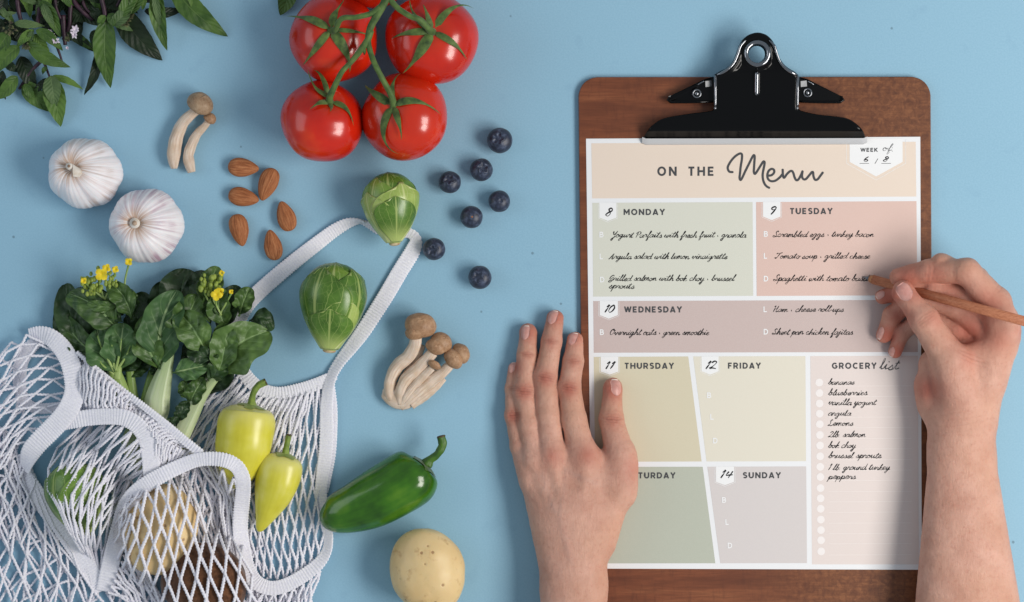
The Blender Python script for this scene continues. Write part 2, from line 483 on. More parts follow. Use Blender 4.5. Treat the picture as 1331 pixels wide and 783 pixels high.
# grey gripping lip
def lip(u, v):
    x0 = 834 + u * 291.5; s = v
    prof = [(181.0, 14.2), (182.2, 13.4), (187.4, 10.2), (188.8, 8.4), (188.2, 7.15), (184, 7.1), (182.0, 9)]
    i = min(int(s * 6), 5); t = s * 6 - i
    yy = prof[i][0] * (1 - t) + prof[i + 1][0] * t; zz = prof[i][1] * (1 - t) + prof[i + 1][1] * t
    e = max(0, abs(u - .5) * 2 - .985) / .015
    return (x0, yy - e * 2 + (u - .5) * -.6, zz)
obj('grip_lip', grid(lip, 60, 6), M_NICKEL, clip, closed=False)
for sx_, x0 in ((-1, 927.3), (1, 1033.2)):
    obj('hinge_bead', tube([(x0, 100.5, 28), (x0, 103, 31.2), (x0 + .1, 120, 29.4), (x0 + .2, 138, 27.5), (x0 + .2, 141, 26)], [1.2, 2.0, 1.9, 1.9, 1.4], 12), M_BCHR, clip)
    obj('bead_knob', sphereish(lambda t, p, x0=x0: (x0 + 2.3 * math.sin(p) * math.cos(t), 142.8 + 2.5 * math.sin(p) * math.sin(t), 25.6 + 3.2 * math.cos(p)), 14, 8), M_BCHR, clip)
    # triangular lever wing
    pts = [(x0 - sx_ * 4, 100.5), (x0 + sx_ * 13, 105), (x0 + sx_ * 56, 125.5), (x0 + sx_ * 60, 127), (x0 + sx_ * 60.5, 133), (x0 + sx_ * 58, 135.6), (x0 - sx_ * 4, 134.5)]
    q = np.array(pts); m = len(q)
    zt = np.array([24, 24, 16.5, 18, 18, 16, 23.0])
    V = np.vstack([np.column_stack([q, zt]), np.column_stack([q, zt - 2.4])])
    F = [tuple(range(m)), tuple(range(m, 2 * m))] + [(i, (i + 1) % m, m + (i + 1) % m, m + i) for i in range(m)]
    wing = obj('lever_wing', (V, F), M_BLACK, clip, smooth=False)
    obj('folded_rim', tube([(x0 + sx_ * 2, 134.2, 23.5), (x0 + sx_ * 30, 134.8, 20.8), (x0 + sx_ * 56, 134.6, 18.4), (x0 + sx_ * 60.3, 131.5, 18.6), (x0 + sx_ * 58.5, 127.8, 18.2)], [1.4, 1.5, 1.7, 2.2, 1.2], 10), M_BLACK, wing)
    rx = x0 - sx_ * -13.5 if sx_ > 0 else x0 - 23
    rx = 1047.0 if sx_ > 0 else 904.2
    ry = 122.6 if sx_ > 0 else 123.8
    ring = [(rx + 5 * math.cos(t), ry + 5 * math.sin(t), 22.4) for t in np.linspace(0, 2 * PI, 25)]
    obj('spring_coil', tube(ring, 1.1, 8, caps=False), M_BCHR, wing)
    obj('rivet', sphereish(lambda t, p: (rx + 3 * math.sin(p) * math.cos(t), ry + 3 * math.sin(p) * math.sin(t), 21.5 + 2.2 * math.cos(p)), 14, 8), M_BCHR, wing)
    tx = x0 + sx_ * 8.5
    obj('spring_tab', (np.array([(tx - 4, 108, 25.6), (tx + 4, 107, 23.4), (tx + 4.5, 114.5, 22.6), (tx - 3.6, 115.5, 24.4), (tx - 4, 108, 22), (tx + 4, 107, 20), (tx + 4.5, 114.5, 20), (tx - 3.6, 115.5, 21)]), [(0, 1, 2, 3), (4, 5, 6, 7), (0, 1, 5, 4), (1, 2, 6, 5), (2, 3, 7, 6), (3, 0, 4, 7)]), M_TAB, wing, smooth=False)
    arc = [(x0 + sx_ * 22, 112.5, 22.3), (x0 + sx_ * 19, 110.5, 23), (x0 + sx_ * 14, 108, 24)]
    obj('spring_wire', tube(catmull(arc, 10), .9, 8), M_BCHR, wing)

# ---------------------------------------------------------------- the printed sheet
menu = thing('menu_sheet', 'printed weekly menu planner sheet with handwritten meals held under the black clip', 'paper', (980, 460, 7), None, BZ)
CT.off = comp(CX, CY, 0)
PZ = BZ + 0.35
def paper_mat(name, c):
    k = N(name); k.set(base=k.mix(k.smooth(k.noise(1500, 2), .3, .7, 0, .04), c, S(255, 252, 246)), rough=.55, spec=.28)
    k.bump(k.noise(800, 2), .015, .0002); return k.m
M_PAPER = paper_mat('paper_white', S(233, 234, 236))
V, F, fm = slab([(761.5, 181), (1195, 178.5), (1197, 740), (769, 738.5)], BZ + .06, PZ, .05)
obj('sheet', (V, F), M_PAPER, menu, smooth=False)
def poly(name, pts, z, m, label=None):
    return obj(name, (np.array([(a, b, z) for a, b in pts]), [tuple(range(len(pts)))]), m, menu, smooth=False, closed=False, label=label)
Z1 = PZ + .12; Z2 = PZ + .24; Z3 = PZ + .36; Z4 = PZ + .48
P = lambda n, r, g, b: paper_mat('ink_' + n, S(r, g, b))
MP = dict(peach=P('peach', 230, 213, 197), sage=P('sage', 213, 213, 200), rose=P('rose', 219, 189, 178), mauve=P('mauve', 200, 181, 176), straw=P('straw', 211, 202, 176),
          cream=P('cream', 224, 218, 202), moss=P('moss', 183, 187, 172), fog=P('fog', 211, 204, 202), blush=P('blush', 225, 213, 208))
poly('header_panel', [(768.4, 187), (1189, 185), (1189.8, 256), (769.5, 258.5)], Z1, MP['peach'])
poly('day_panel', [(769.7, 264.2), (977.5, 263.2), (978.3, 384.8), (770.8, 385.8)], Z1, MP['sage'], 'pale sage green Monday panel')
poly('day_panel', [(982, 263.2), (1190, 262), (1191, 384), (982.8, 385)], Z1, MP['rose'], 'dusty rose Tuesday panel')
poly('day_panel', [(770.8, 391.6), (1191, 390), (1191.8, 457.6), (771.6, 458.6)], Z1, MP['mauve'], 'mauve grey Wednesday panel')
poly('day_panel', [(771.6, 464), (894, 463.4), (911.4, 599.6), (773, 600)], Z1, MP['straw'], 'straw yellow Thursday panel')
poly('day_panel', [(900.4, 463.4), (1046, 463), (1046.8, 599.2), (917.8, 599.6)], Z1, MP['cream'], 'cream Friday panel')
poly('day_panel', [(773, 606.6), (912.8, 606.4), (929.2, 731.6), (774.5, 731.8)], Z1, MP['moss'], 'grey green Saturday panel')
poly('day_panel', [(918.8, 606.4), (1047, 606), (1048, 731.4), (935.6, 731.6)], Z1, MP['fog'], 'cool grey Sunday panel')
poly('list_panel', [(1052.4, 463), (1192, 462.4), (1193, 733), (1054.6, 733)], Z1, MP['blush'], 'pale blush grocery list panel')

def ribbon(pts, w, z, taper=None, closed=False, dz=0.0):
    P_ = np.array(pts, float); n = len(P_)
    if closed: T = np.roll(P_, -1, 0) - np.roll(P_, 1, 0)
    else: T = np.gradient(P_, axis=0)
    T /= np.linalg.norm(T, axis=1)[:, None] + 1e-9
    Nn = np.stack([-T[:, 1], T[:, 0]], 1)
    W = np.full(n, w / 2.0) if taper is None else w / 2.0 * taper
    # mitre correction on sharp corners
    if n > 2 and not closed:
        s1 = np.diff(P_, axis=0); s1 /= np.linalg.norm(s1, axis=1)[:, None] + 1e-9
        c = np.clip((s1[1:] * s1[:-1]).sum(1), -1, 1); W[1:-1] = W[1:-1] / np.maximum(np.sqrt((1 + c) / 2), .6)
    zz = z + dz * np.arange(n)
    A = np.column_stack([P_ + Nn * W[:, None], zz]); B = np.column_stack([P_ - Nn * W[:, None], zz])
    V = np.vstack([A, B]); m = n if closed else n - 1
    F = [(i, (i + 1) % n, n + (i + 1) % n, n + i) for i in range(m)]
    return V, F, np.zeros((2 * n, 2))
M_GREY = mat_plain('charcoal_print', S(74, 75, 78), rough=.6, spec=.2)
M_INK = mat_plain('black_pen_ink', S(22, 22, 26), rough=.5, spec=.2)
M_WHT = mat_plain('white_print', S(238, 238, 238), rough=.6, spec=.2)
def arc(cx, cy, rx, ry, a0, a1, n=14):
    return [(cx + rx * math.cos(math.radians(a0 + (a1 - a0) * i / n)), cy + ry * math.sin(math.radians(a0 + (a1 - a0) * i / n))) for i in range(n + 1)]
# geometric capitals, cap height 10, y up; (width, strokes)
CAP = {
 'M': (10.6, [[(1, 0), (1, 10)], [(1, 9.2), (5.3, 3.4), (9.6, 9.2)], [(9.6, 0), (9.6, 10)]]),
 'O': (11, [arc(5.5, 5, 4.4, 4.1, 0, 360, 26)]),
 'N': (9.4, [[(1, 0), (1, 10)], [(1.3, 9.2), (8.1, .8)], [(8.4, 0), (8.4, 10)]]),
 'D': (9.6, [[(1, 0), (1, 10)], [(1, 9.0), (4, 9.0)] + arc(4.2, 5, 4.2, 4.0, 84, -84, 16) + [(4, 1.0), (1, 1.0)]]),
 'A': (9.8, [[(.8, 0), (4.9, 9.9)], [(4.9, 9.9), (9.0, 0)], [(2.2, 2.6), (7.6, 2.6)]]),
 'Y': (9, [[(.6, 10), (4.5, 4.8)], [(8.4, 10), (4.5, 4.8)], [(4.5, 5), (4.5, 0)]]),
 'T': (8, [[(0.2, 9), (7.8, 9)], [(4, 8.6), (4, 0)]]),
 'U': (9.2, [[(1, 10), (1, 4.2)] + arc(4.6, 4.2, 3.6, 3.3, 180, 360, 14) + [(8.2, 10)]]),
 'E': (7.6, [[(1, 0), (1, 10)], [(1, 9), (7, 9)], [(1, 5), (6.4, 5)], [(1, 1), (7, 1)]]),
 'S': (7.8, [[(6.9, 8.2)] + arc(4.1, 7.2, 2.8, 2.0, 50, 270, 10)[1:-1] + [(4.2, 5.1)] + arc(3.9, 3.0, 3.0, 2.1, 80, -140, 12)]),
 'W': (13, [[(.6, 10), (3.6, .6)], [(3.6, .6), (6.5, 9.6)], [(6.5, 9.6), (9.4, .6)], [(9.4, .6), (12.4, 10)]]),
 'H': (9.2, [[(1, 0), (1, 10)], [(8.2, 0), (8.2, 10)], [(1, 5), (8.2, 5)]]),
 'R': (8.6, [[(1, 0), (1, 10)], [(1, 9), (4.6, 9)] + arc(4.8, 6.6, 2.6, 2.4, 85, -85, 10) + [(1, 4.2)], [(4.8, 4.0), (7.8, 0)]]),
 'F': (7.4, [[(1, 0), (1, 10)], [(1, 9), (7, 9)], [(1, 4.8), (6.2, 4.8)]]),
 'I': (3, [[(1.5, 0), (1.5, 10)]]),
 'G': (10, [arc(5.2, 5, 4.2, 4.0, 48, 340, 22) + [(9.0, 4.6)], [(9.1, 4.9), (5.8, 4.9)]]),
 'C': (9.4, [arc(5.3, 5, 4.2, 4.0, 46, 314, 22)]),
 'L': (7, [[(1, 10), (1, 1)], [(.1, 1), (6.8, 1)]]),
 'B': (8.6, [[(1, 0), (1, 10)], [(1, 9), (4.4, 9)] + arc(4.6, 7.1, 2.2, 1.9, 85, -85, 8) + [(1, 5.2)], [(1.2, 5.0), (4.8, 5.0)] + arc(5.0, 3.0, 2.5, 2.0, 85, -85, 8) + [(1, 1)]]),
 'K': (8.6, [[(1, 0), (1, 10)], [(7.8, 10), (1.5, 3.8)], [(3.4, 5.4), (8.2, 0)]]),
 ' ': (7, []),
}
def caps(name, text, x0, x1, ytop, ybot, mat, weight=2.1, track=3.0, z=Z3):
    tw = sum(CAP[c][0] for c in text) + track * (len(text) - 1)
    sx = (x1 - x0) / tw; sy = (ybot - ytop) / 10.0
    parts = []; x = 0; q = 0
    for c in text:
        w, st = CAP[c]
        for s in st:
            pts = [((x + a) * sx + x0, ybot - b * sy) for a, b in s]
            if len(pts) == 2 or True:
                parts.append(ribbon(pts, weight * sy, z + .012 * (q % 7), dz=.0008)); q += 1
        x += w + track
    return obj(name, join(*parts), mat, menu, smooth=False, closed=False)
# running hand, x height 10, y up: (advance, strokes, dots)
HW = {
 'a': (12, [[(9, 8), (6, 10), (2, 8), (.5, 4), (2, .5), (5, 1), (8.5, 5), (9.5, 10), (9, 3), (10, .5), (13, 3)]]),
 'b': (11, [[(0, 2), (4, 12), (5, 20), (3.5, 21), (2.5, 14), (2.5, 3), (4, 0), (7, 1), (8.5, 5), (7, 9), (5, 8), (8, 7.5), (12, 8)]]),
 'c': (9, [[(8, 8), (6, 10), (2.5, 8.5), (1, 4.5), (2.5, .5), (6, .5), (10, 3)]]),
 'd': (13, [[(8.5, 8), (6, 10), (2, 8), (.5, 4), (2, .5), (5, 1), (9, 6), (11.5, 20), (9.8, 8), (9.5, 1.5), (11, .5), (14, 3)]]),
 'e': (9, [[(0, 3), (5, 5), (7.5, 8), (6, 10), (3, 9), (1.5, 5), (3, .8), (6, .5), (10, 3)]]),
 'f': (9, [[(0, 2), (5, 10), (8, 19), (6.5, 21.5), (5, 17), (3.5, 2), (2.5, -8), (3.5, -10), (6, -5), (4.5, .5), (10, 3)]]),
 'g': (12, [[(8.5, 8), (6, 10), (2, 8), (.8, 4.5), (3, 1.5), (6, 3), (9, 9.5), (7.5, -4), (5, -10), (2, -9), (3, -5), (10, 1), (13, 3)]]),
 'h': (12, [[(0, 2), (4, 12), (6, 20), (4.5, 21), (3, 13), (2, 0), (4, 6), (7, 10), (9, 8), (8.5, 2), (10, .5), (13, 3)]]),
 'i': (7, [[(0, 3), (3, 10), (2.5, 3), (3.5, .5), (8, 3)], [(4.5, 14), (5.3, 15.5)]]),
 'j': (7, [[(0, 3), (4, 10), (2.5, -4), (0, -10), (-3, -8), (-1, -4), (8, 3)], [(5.5, 14), (6.3, 15.5)]]),
 'k': (11, [[(0, 2), (4, 12), (6, 20), (4.5, 21), (3, 13), (2, 0), (3, 6), (7, 10), (8, 7.5), (3.5, 5.5), (7, 1), (9, .5), (12, 3)]]),
 'l': (7, [[(0, 2), (4, 11), (6, 19), (4.5, 21), (3, 14), (2.5, 3), (4, .5), (8, 3)]]),
 'm': (16, [[(0, 3), (2.5, 10), (2, 0), (4, 7), (6.5, 10), (7.5, 7), (7, 0), (9, 7), (11.5, 10), (12.5, 7), (12.5, 2), (14, .5), (17, 3)]]),
 'n': (12, [[(0, 3), (2.5, 10), (2, 0), (4, 7), (7, 10), (8, 7), (8, 2), (9.5, .5), (13, 3)]]),
 'o': (10, [[(5, 10), (2, 8.5), (1, 4), (3, .5), (6.5, 1.5), (8, 6), (6, 9.8), (4.5, 8.5), (8, 7.5), (12, 8.5)]]),
 'p': (11, [[(0, 3), (3, 10), (1, -10), (3, 4), (5.5, 9.5), (8.5, 8.5), (8.5, 3.5), (6, .5), (3.5, 1.5), (8, .5), (12, 3)]]),
 'r': (9, [[(0, 3), (2.5, 10.5), (4, 9), (7, 9), (6.5, 4), (7.5, .8), (11, 3)]]),
 's': (9, [[(0, 2.5), (4, 8), (5, 10.5), (6.5, 7), (7, 2.5), (4.5, .3), (1.5, 1.5), (6, .5), (10, 3)]]),
 't': (8, [[(0, 2), (4, 12), (5.5, 18), (3.5, 8), (3, 2), (4.5, .5), (9, 3)], [(.5, 12.5), (8, 13.5)]]),
 'u': (12, [[(0, 3), (2.5, 10), (2, 3), (3.5, .5), (7, 4), (9, 10), (8.5, 3), (10, .5), (13, 3)]]),
 'v': (11, [[(0, 4), (2.5, 10), (3.5, 5), (4.5, .5), (8, 6), (8.5, 10), (9.5, 8.5), (12, 8.5)]]),
 'w': (15, [[(0, 3), (2.5, 10), (2, 3), (3.5, .5), (6.5, 4), (7.5, 9), (7.3, 3), (9, .5), (12, 5), (12.5, 10), (13.5, 8.5), (16, 8.5)]]),
 'y': (12, [[(0, 3), (2.5, 10), (2, 3), (3.5, .8), (7, 4), (9.5, 10), (8, -2), (5, -10), (2, -9), (3, -5), (10, 1), (13, 3)]]),
 'Y': (14, [[(1, 15), (3, 19), (4, 12), (6, 9), (10, 12), (13, 20), (10, 4), (6, -9), (3, -8), (5, -3), (14, 3)]]),
 'P': (13, [[(5, 18), (3, 0)], [(0, 13), (4, 19), (11, 19), (13, 14), (9, 9), (4, 9)]]),
 'A': (15, [[(0, 1), (3, 1), (9, 19), (10, 19), (10, 0), (12, 0), (16, 3)], [(4, 8), (12, 7)]]),
 'G': (14, [[(11, 16), (8, 20), (3, 16), (1, 9), (4, 6), (10, 13), (11, 3), (8, -3), (3, -4), (2, 0), (10, 3), (14, 3)]]),
 'S': (13, [[(11, 16), (9, 20), (5, 17), (6, 12), (9, 7), (7, 1), (3, 0), (0, 3), (2, 5), (8, 2), (14, 3)]]),
 'T': (14, [[(0, 14), (2, 17), (8, 17), (15, 19)], [(9, 17), (6, 5), (3, 0), (0, 2), (4, 3)]]),
 'O': (14, [[(8, 20), (3, 16), (1, 8), (4, 1), (9, 3), (12, 11), (9, 19), (6, 17), (10, 15), (15, 15)]]),
 'H': (15, [[(1, 16), (4, 19), (3, 0)], [(12, 19), (10, 8), (10, 1), (12, 0), (16, 3)], [(2, 9), (12, 10)]]),
 'L': (12, [[(8, 17), (7, 20), (4, 16), (5, 8), (3, 1), (0, 0), (2, 3), (8, 0), (13, 3)]]),
 '1': (7, [[(2, 14), (6, 19), (2, 0)]]),
 '2': (12, [[(2, 15), (6, 19), (10, 16), (6, 7), (1, 1), (5, 2), (12, 0)]]),
 '4': (13, [[(5, 18), (2, 8), (6, 8), (13, 9)], [(11, 19), (7, 0)]]),
 '6': (11, [[(9, 19), (3, 11), (1, 4), (4, 0), (8, 2), (9, 6), (5, 8), (2, 5)]]),
 '8': (11, [[(10, 16), (7, 19), (4, 16), (6, 11), (8, 6), (5, 0), (1, 3), (4, 8), (9, 12), (10, 16)]]),
 '9': (10, [[(9, 16), (6, 19), (2, 16), (3, 12), (7, 12), (9, 17), (7, 8), (4, 0)]]),
 '0': (12, [[(8, 19), (3, 14), (1, 5), (4, 0), (8, 4), (10, 12), (8, 19)]]),
 '+': (7, [[(2, 5), (3.6, 5.4)]]), '.': (5, [[(1, .3), (1.8, .8)]]), '-': (7, [[(0, 6), (6, 7)]]), '/': (8, [[(6, 16), (0, 0)]]), ' ': (7, []),
}
HI = [0]
def hand(name, text, x0, x1, base, xh=4.0, w=.95, slant=.42, mat=None, z=Z3, label=None):
    tw = sum(HW[c][0] for c in text)
    sy = xh / 10.0; sx = (x1 - x0) / tw
    parts = []; x = 0; q = 0
    rr = random.Random(len(text) * 31 + HI[0]); HI[0] += 1
    for c in text:
        adv, st = HW[c]; jy = rr.uniform(-.9, .9); js = rr.uniform(.94, 1.08); jr = rr.uniform(-.05, .07)
        for s in st:
            pp = np.array(s, float); pp[:, 1] += jy
            if len(pp) > 2: pp = catmull(pp, 4 * len(pp))
            ww = w if c not in '+' else w * 1.9
            dot = c in 'ij+.' and len(s) == 2
            pts = [((x + a) * sx + x0 + slant * b * sy, base - b * sy) for a, b in [(a_ + b_ * jr, b_ * js) for a_, b_ in pp]]
            tp = np.clip(np.linspace(0.55, 1.25, len(pts)) + .0, .6, 1.1)
            tp = .85 + .38 * np.sin(np.linspace(0, 3 * PI, len(pts)) + x)
            if dot: tp = np.ones(len(pts)) * 1.3
            parts.append(ribbon(pts, ww, z + .01 * (q % 9), taper=tp, dz=.0006)); q += 1
        x += adv
    return obj(name, join(*parts), mat or M_INK, menu, smooth=False, closed=False)
# title
caps('title_lettering', 'ON THE', 854.2, 927.3, 217.3, 229.2, M_GREY, 2.15, 4.2)
Q = lambda pts: [(930 + a / 8.873, 190 + b / 8.873) for a, b in pts]
menu_word = [
 Q([(190, 305), (155, 300), (137, 270), (140, 235), (175, 175), (220, 125), (265, 95), (290, 92), (300, 110), (298, 160), (285, 240), (278, 310), (272, 370), (282, 395), (300, 375), (340, 290), (385, 200), (420, 130), (438, 110), (446, 130), (442, 190), (438, 260), (436, 300), (446, 325), (464, 310), (505, 245), (540, 190), (556, 184), (560, 205), (550, 260), (538, 330), (542, 390), (560, 440), (585, 470), (612, 485)]),
 Q([(600, 347), (640, 340), (668, 312), (668, 280), (640, 268), (608, 290), (592, 335), (598, 380), (630, 408), (680, 405), (730, 370), (765, 330)]),
 Q([(768, 278), (770, 330), (776, 362), (788, 368), (815, 330), (850, 297), (875, 293), (892, 320), (905, 365), (925, 398), (950, 388), (978, 340), (996, 297)]),
 Q([(996, 297), (990, 350), (1005, 385), (1035, 385), (1075, 340), (1105, 305), (1118, 310), (1122, 350), (1140, 392), (1170, 388), (1200, 350), (1228, 312)])]
parts = []
for i, s in enumerate(menu_word):
    c_ = catmull(s, 6 * len(s)); parts.append(ribbon(c_, 2.9, Z3 + .02 * i, dz=.0002))
    for q_, e in enumerate((c_[0], c_[-1])):
        dsk = [(e[0] + 1.45 * math.cos(t), e[1] + 1.45 * math.sin(t), Z3 + .09 + .01 * i + .004 * q_) for t in np.arange(16) * PI / 8]
        parts.append((np.array(dsk), [tuple(range(16))], np.zeros((16, 2))))
obj('title_lettering', join(*parts), M_GREY, menu, smooth=False, closed=False, label='large brushed script word Menu in charcoal')
for t, a, b, y0, y1 in (('MONDAY', 810.5, 863.6, 272.2, 280), ('TUESDAY', 1026, 1081, 271, 278.8), ('WEDNESDAY', 811.3, 885.7, 398.6, 406.4), ('THURSDAY', 811.6, 875.3, 471.7, 479.4),
                        ('FRIDAY', 945.8, 988, 471.5, 479.2), ('SATURDAY', 813, 877.3, 613.8, 621.5), ('SUNDAY', 965, 1014, 613.6, 621.3), ('GROCERY', 1080.6, 1138, 471.5, 479.4)):
    caps('heading_lettering', t, a, b, y0, y1, M_GREY, 2.3, 3.2)
def script_word(word, x0, x1, base, xh, w, name='heading_lettering', mat=None):
    return hand(name, word, x0, x1, base, xh, w, .3, mat or M_GREY)
script_word('list', 1141.5, 1166, 480.5, 6.6, 1.1)
def tag_shape(x0, x1, ytop, yside, ytip, z=Z2, grow=2.2):
    xm = (x0 + x1) / 2
    poly('date_tag', [(x0, ytop), (x1, ytop), (x1, yside), (xm, ytip), (x0, yside)], z, M_WHT)
    g = grow
    obj('tag_outline', ribbon([(x0 - g, ytop + 1), (x0 - g, yside + g * .5), (xm, ytip + g * 1.15), (x1 + g, yside + g * .5), (x1 + g, ytop + 1)], .45, z), M_WHT, menu, smooth=False, closed=False)
tag_shape(778.7, 801, 264, 283.2, 287.6, grow=1.4); tag_shape(991, 1013.7, 263, 282, 286.6, grow=1.4); tag_shape(779.3, 802.8, 391.4, 409.8, 414.4, grow=1.4)
tag_shape(780.5, 803.5, 463.8, 483, 487, grow=1.4); tag_shape(911.2, 933.4, 463.3, 482.5, 487, grow=1.4); tag_shape(930, 953.4, 606.2, 626, 630.2, grow=1.4)
tag_shape(1103.3, 1172, 181, 211, 230, grow=4)
for t, a, b, y, xh in (('8', 786, 794.5, 281, 5.6), ('9', 998, 1006, 279.4, 5.2), ('10', 784.5, 798, 406.2, 5.0), ('11', 785.6, 797, 479.4, 4.8), ('12', 915.5, 930, 479.2, 4.8), ('14', 934.5, 950.5, 621.3, 4.8)):
    hand('date_number', t, a, b, y, xh, 1.55, .3)
caps('heading_lettering', 'WEEK', 1117.5, 1139.6, 193, 198, M_GREY, 2.4, 2.6)
script_word('of', 1145.5, 1157, 197, 4.4, .7)
for yy in (193, 197.3): obj('tag_outline', ribbon([(1158.2, yy), (1159, yy - .3)], .8, Z3), M_GREY, menu, smooth=False, closed=False)
hand('date_number', '6', 1121, 1127.5, 210.6, 3.4, 1.1, .3); hand('date_number', '/', 1136, 1141, 213.5, 3.9, .8, .1); hand('date_number', '8', 1146, 1153.5, 210.6, 3.4, 1.2, .3)
for a, b in ((1116.3, 1128.5), (1144.5, 1156.8)):
    obj('date_underline', ribbon([(a, 213.1), (b, 213.1)], .6, Z3), M_GREY, menu, smooth=False, closed=False)
for t, a, y in (('B', 778.8, 301.6), ('L', 779, 330), ('D', 779.5, 360), ('B', 992, 300.8), ('L', 992, 329.3), ('D', 992, 358.8), ('B', 779.3, 428.2), ('L', 991.6, 398.6), ('D', 991.8, 427.6),
                ('B', 918.4, 510), ('L', 922.6, 538), ('D', 926.2, 568.8), ('B', 937.8, 645.8), ('L', 942.2, 674.4), ('D', 945.2, 704.8)):
    caps('meal_letter', t, a, a + {'B': 5.4, 'L': 4.4, 'D': 5.8}[t], y, y + 7.4, M_WHT, 1.9)
for t, a, b, y in (('Yogurt Parfaits with fresh fruit + granola', 793.5, 968.7, 309.3), ('Argula salad with lemon vinaigrette', 790.5, 944, 337), ('Grilled salmon with bok choy + brussel', 790.5, 953, 365.4), ('sprouts', 790.5, 823.7, 375.4),
                   ('Scrambled eggs + turkey bacon', 1003.5, 1134, 308.4), ('Tomato soup + grilled cheese', 1006, 1129, 336.6), ('Spaghetti with tomato basil s', 1003.8, 1134, 365.6), ('Overnight oats + green smoothie', 791.5, 920.7, 435.6),
                   ('Ham + cheese roll-ups', 1003, 1095, 405.6), ('Sheet pan chicken fajitas', 1002.4, 1107, 435)):
    hand('handwritten_line', t, a, b, y, 3.8, .8)
for t, b, y in (('bananas', 1109, 499.7), ('blueberries', 1125.6, 513.8), ('vanilla yogurt', 1136.7, 526.4), ('argula', 1104.8, 540.2), ('Lemons', 1107.3, 553.3), ('2lb. salmon', 1123.5, 567.8), ('bok choy', 1110.7, 582), ('brussel sprouts', 1144, 595.3), ('1 lb. ground turkey', 1154.5, 610.6), ('peppers', 1110.7, 622.4)):
    hand('handwritten_line', t, 1075, b, y, 3.8, .8)
M_LT = paper_mat('ink_circle_white', S(238, 232, 230)); M_LN = paper_mat('ink_rule', S(236, 228, 224))
for i, y in enumerate((111, 143, 175, 206, 238, 271, 303, 336, 368, 399, 433, 464, 496, 529, 561, 592, 626)):
    yy = 450 + y / 2.352; cx = 1064 + i * .15
    poly('tick_circle', [(cx + 5 * math.cos(t), yy + 5 * math.sin(t)) for t in np.arange(28) * 2 * PI / 28], Z2, M_LT)
    obj('ruled_line', ribbon([(1075 + i * .1, yy + 4.7), (1184, yy + 4.2)], .5, Z2), M_LN, menu, smooth=False, closed=False)
# ================================================================ produce
R = random.Random(7)

# ---------------------------------------------------------------- tomatoes on the vine
k = N('tomato_skin')
n1 = k.noise(28, 3); n2 = k.noise(900, 2)
c = k.ramp(n1, [(.3, S(174, 18, 7)), (.6, S(208, 36, 12)), (.8, S(224, 74, 26))])
c = k.mix(k.smooth(k.attr('top'), 0, 1, 0, .35), c, S(214, 84, 34))
c = k.mix(k.math('MULTIPLY', k.n('ShaderNodeObjectInfo').outputs['Random'], .45), c, S(206, 56, 18))
k.set(base=c, rough=.22, spec=.5, coat=.3, coatr=.12); k.sub(.10, (.6, .15, .08), .004)
k.bump(n1, .10, .001)
M_TOM = k.m
def green_mat(name, c1, c2, scale=120, rough=.5, sh=.15, streak=False):
    k = N(name)
    u, v = k.uvs()
    if streak:
        cb = k.n('ShaderNodeCombineXYZ'); k.l(k.math('MULTIPLY', v, 22.0), cb.inputs[0]); k.l(k.math('MULTIPLY', u, 2.0), cb.inputs[1])
        f = k.noise(1.0, 3, vec=cb.outputs[0])
    else: f = k.noise(scale, 4)
    k.set(base=k.ramp(f, [(.3, c1), (.7, c2)]), rough=rough, spec=.35, sheen=sh)
    k.bump(k.noise(scale * 5, 3), .25, .0004); return k.m
M_VINE = green_mat('tomato_vine', S(50, 76, 32), S(98, 126, 62), 160, .6)
M_SEPAL = green_mat('tomato_sepal', S(44, 68, 30), S(104, 128, 62), 200, .6)
truss = thing('tomato_truss', 'truss of ripe red tomatoes joined by a forked green vine', 'tomatoes', (500, 70, 40))
CT.off = (0, 0)
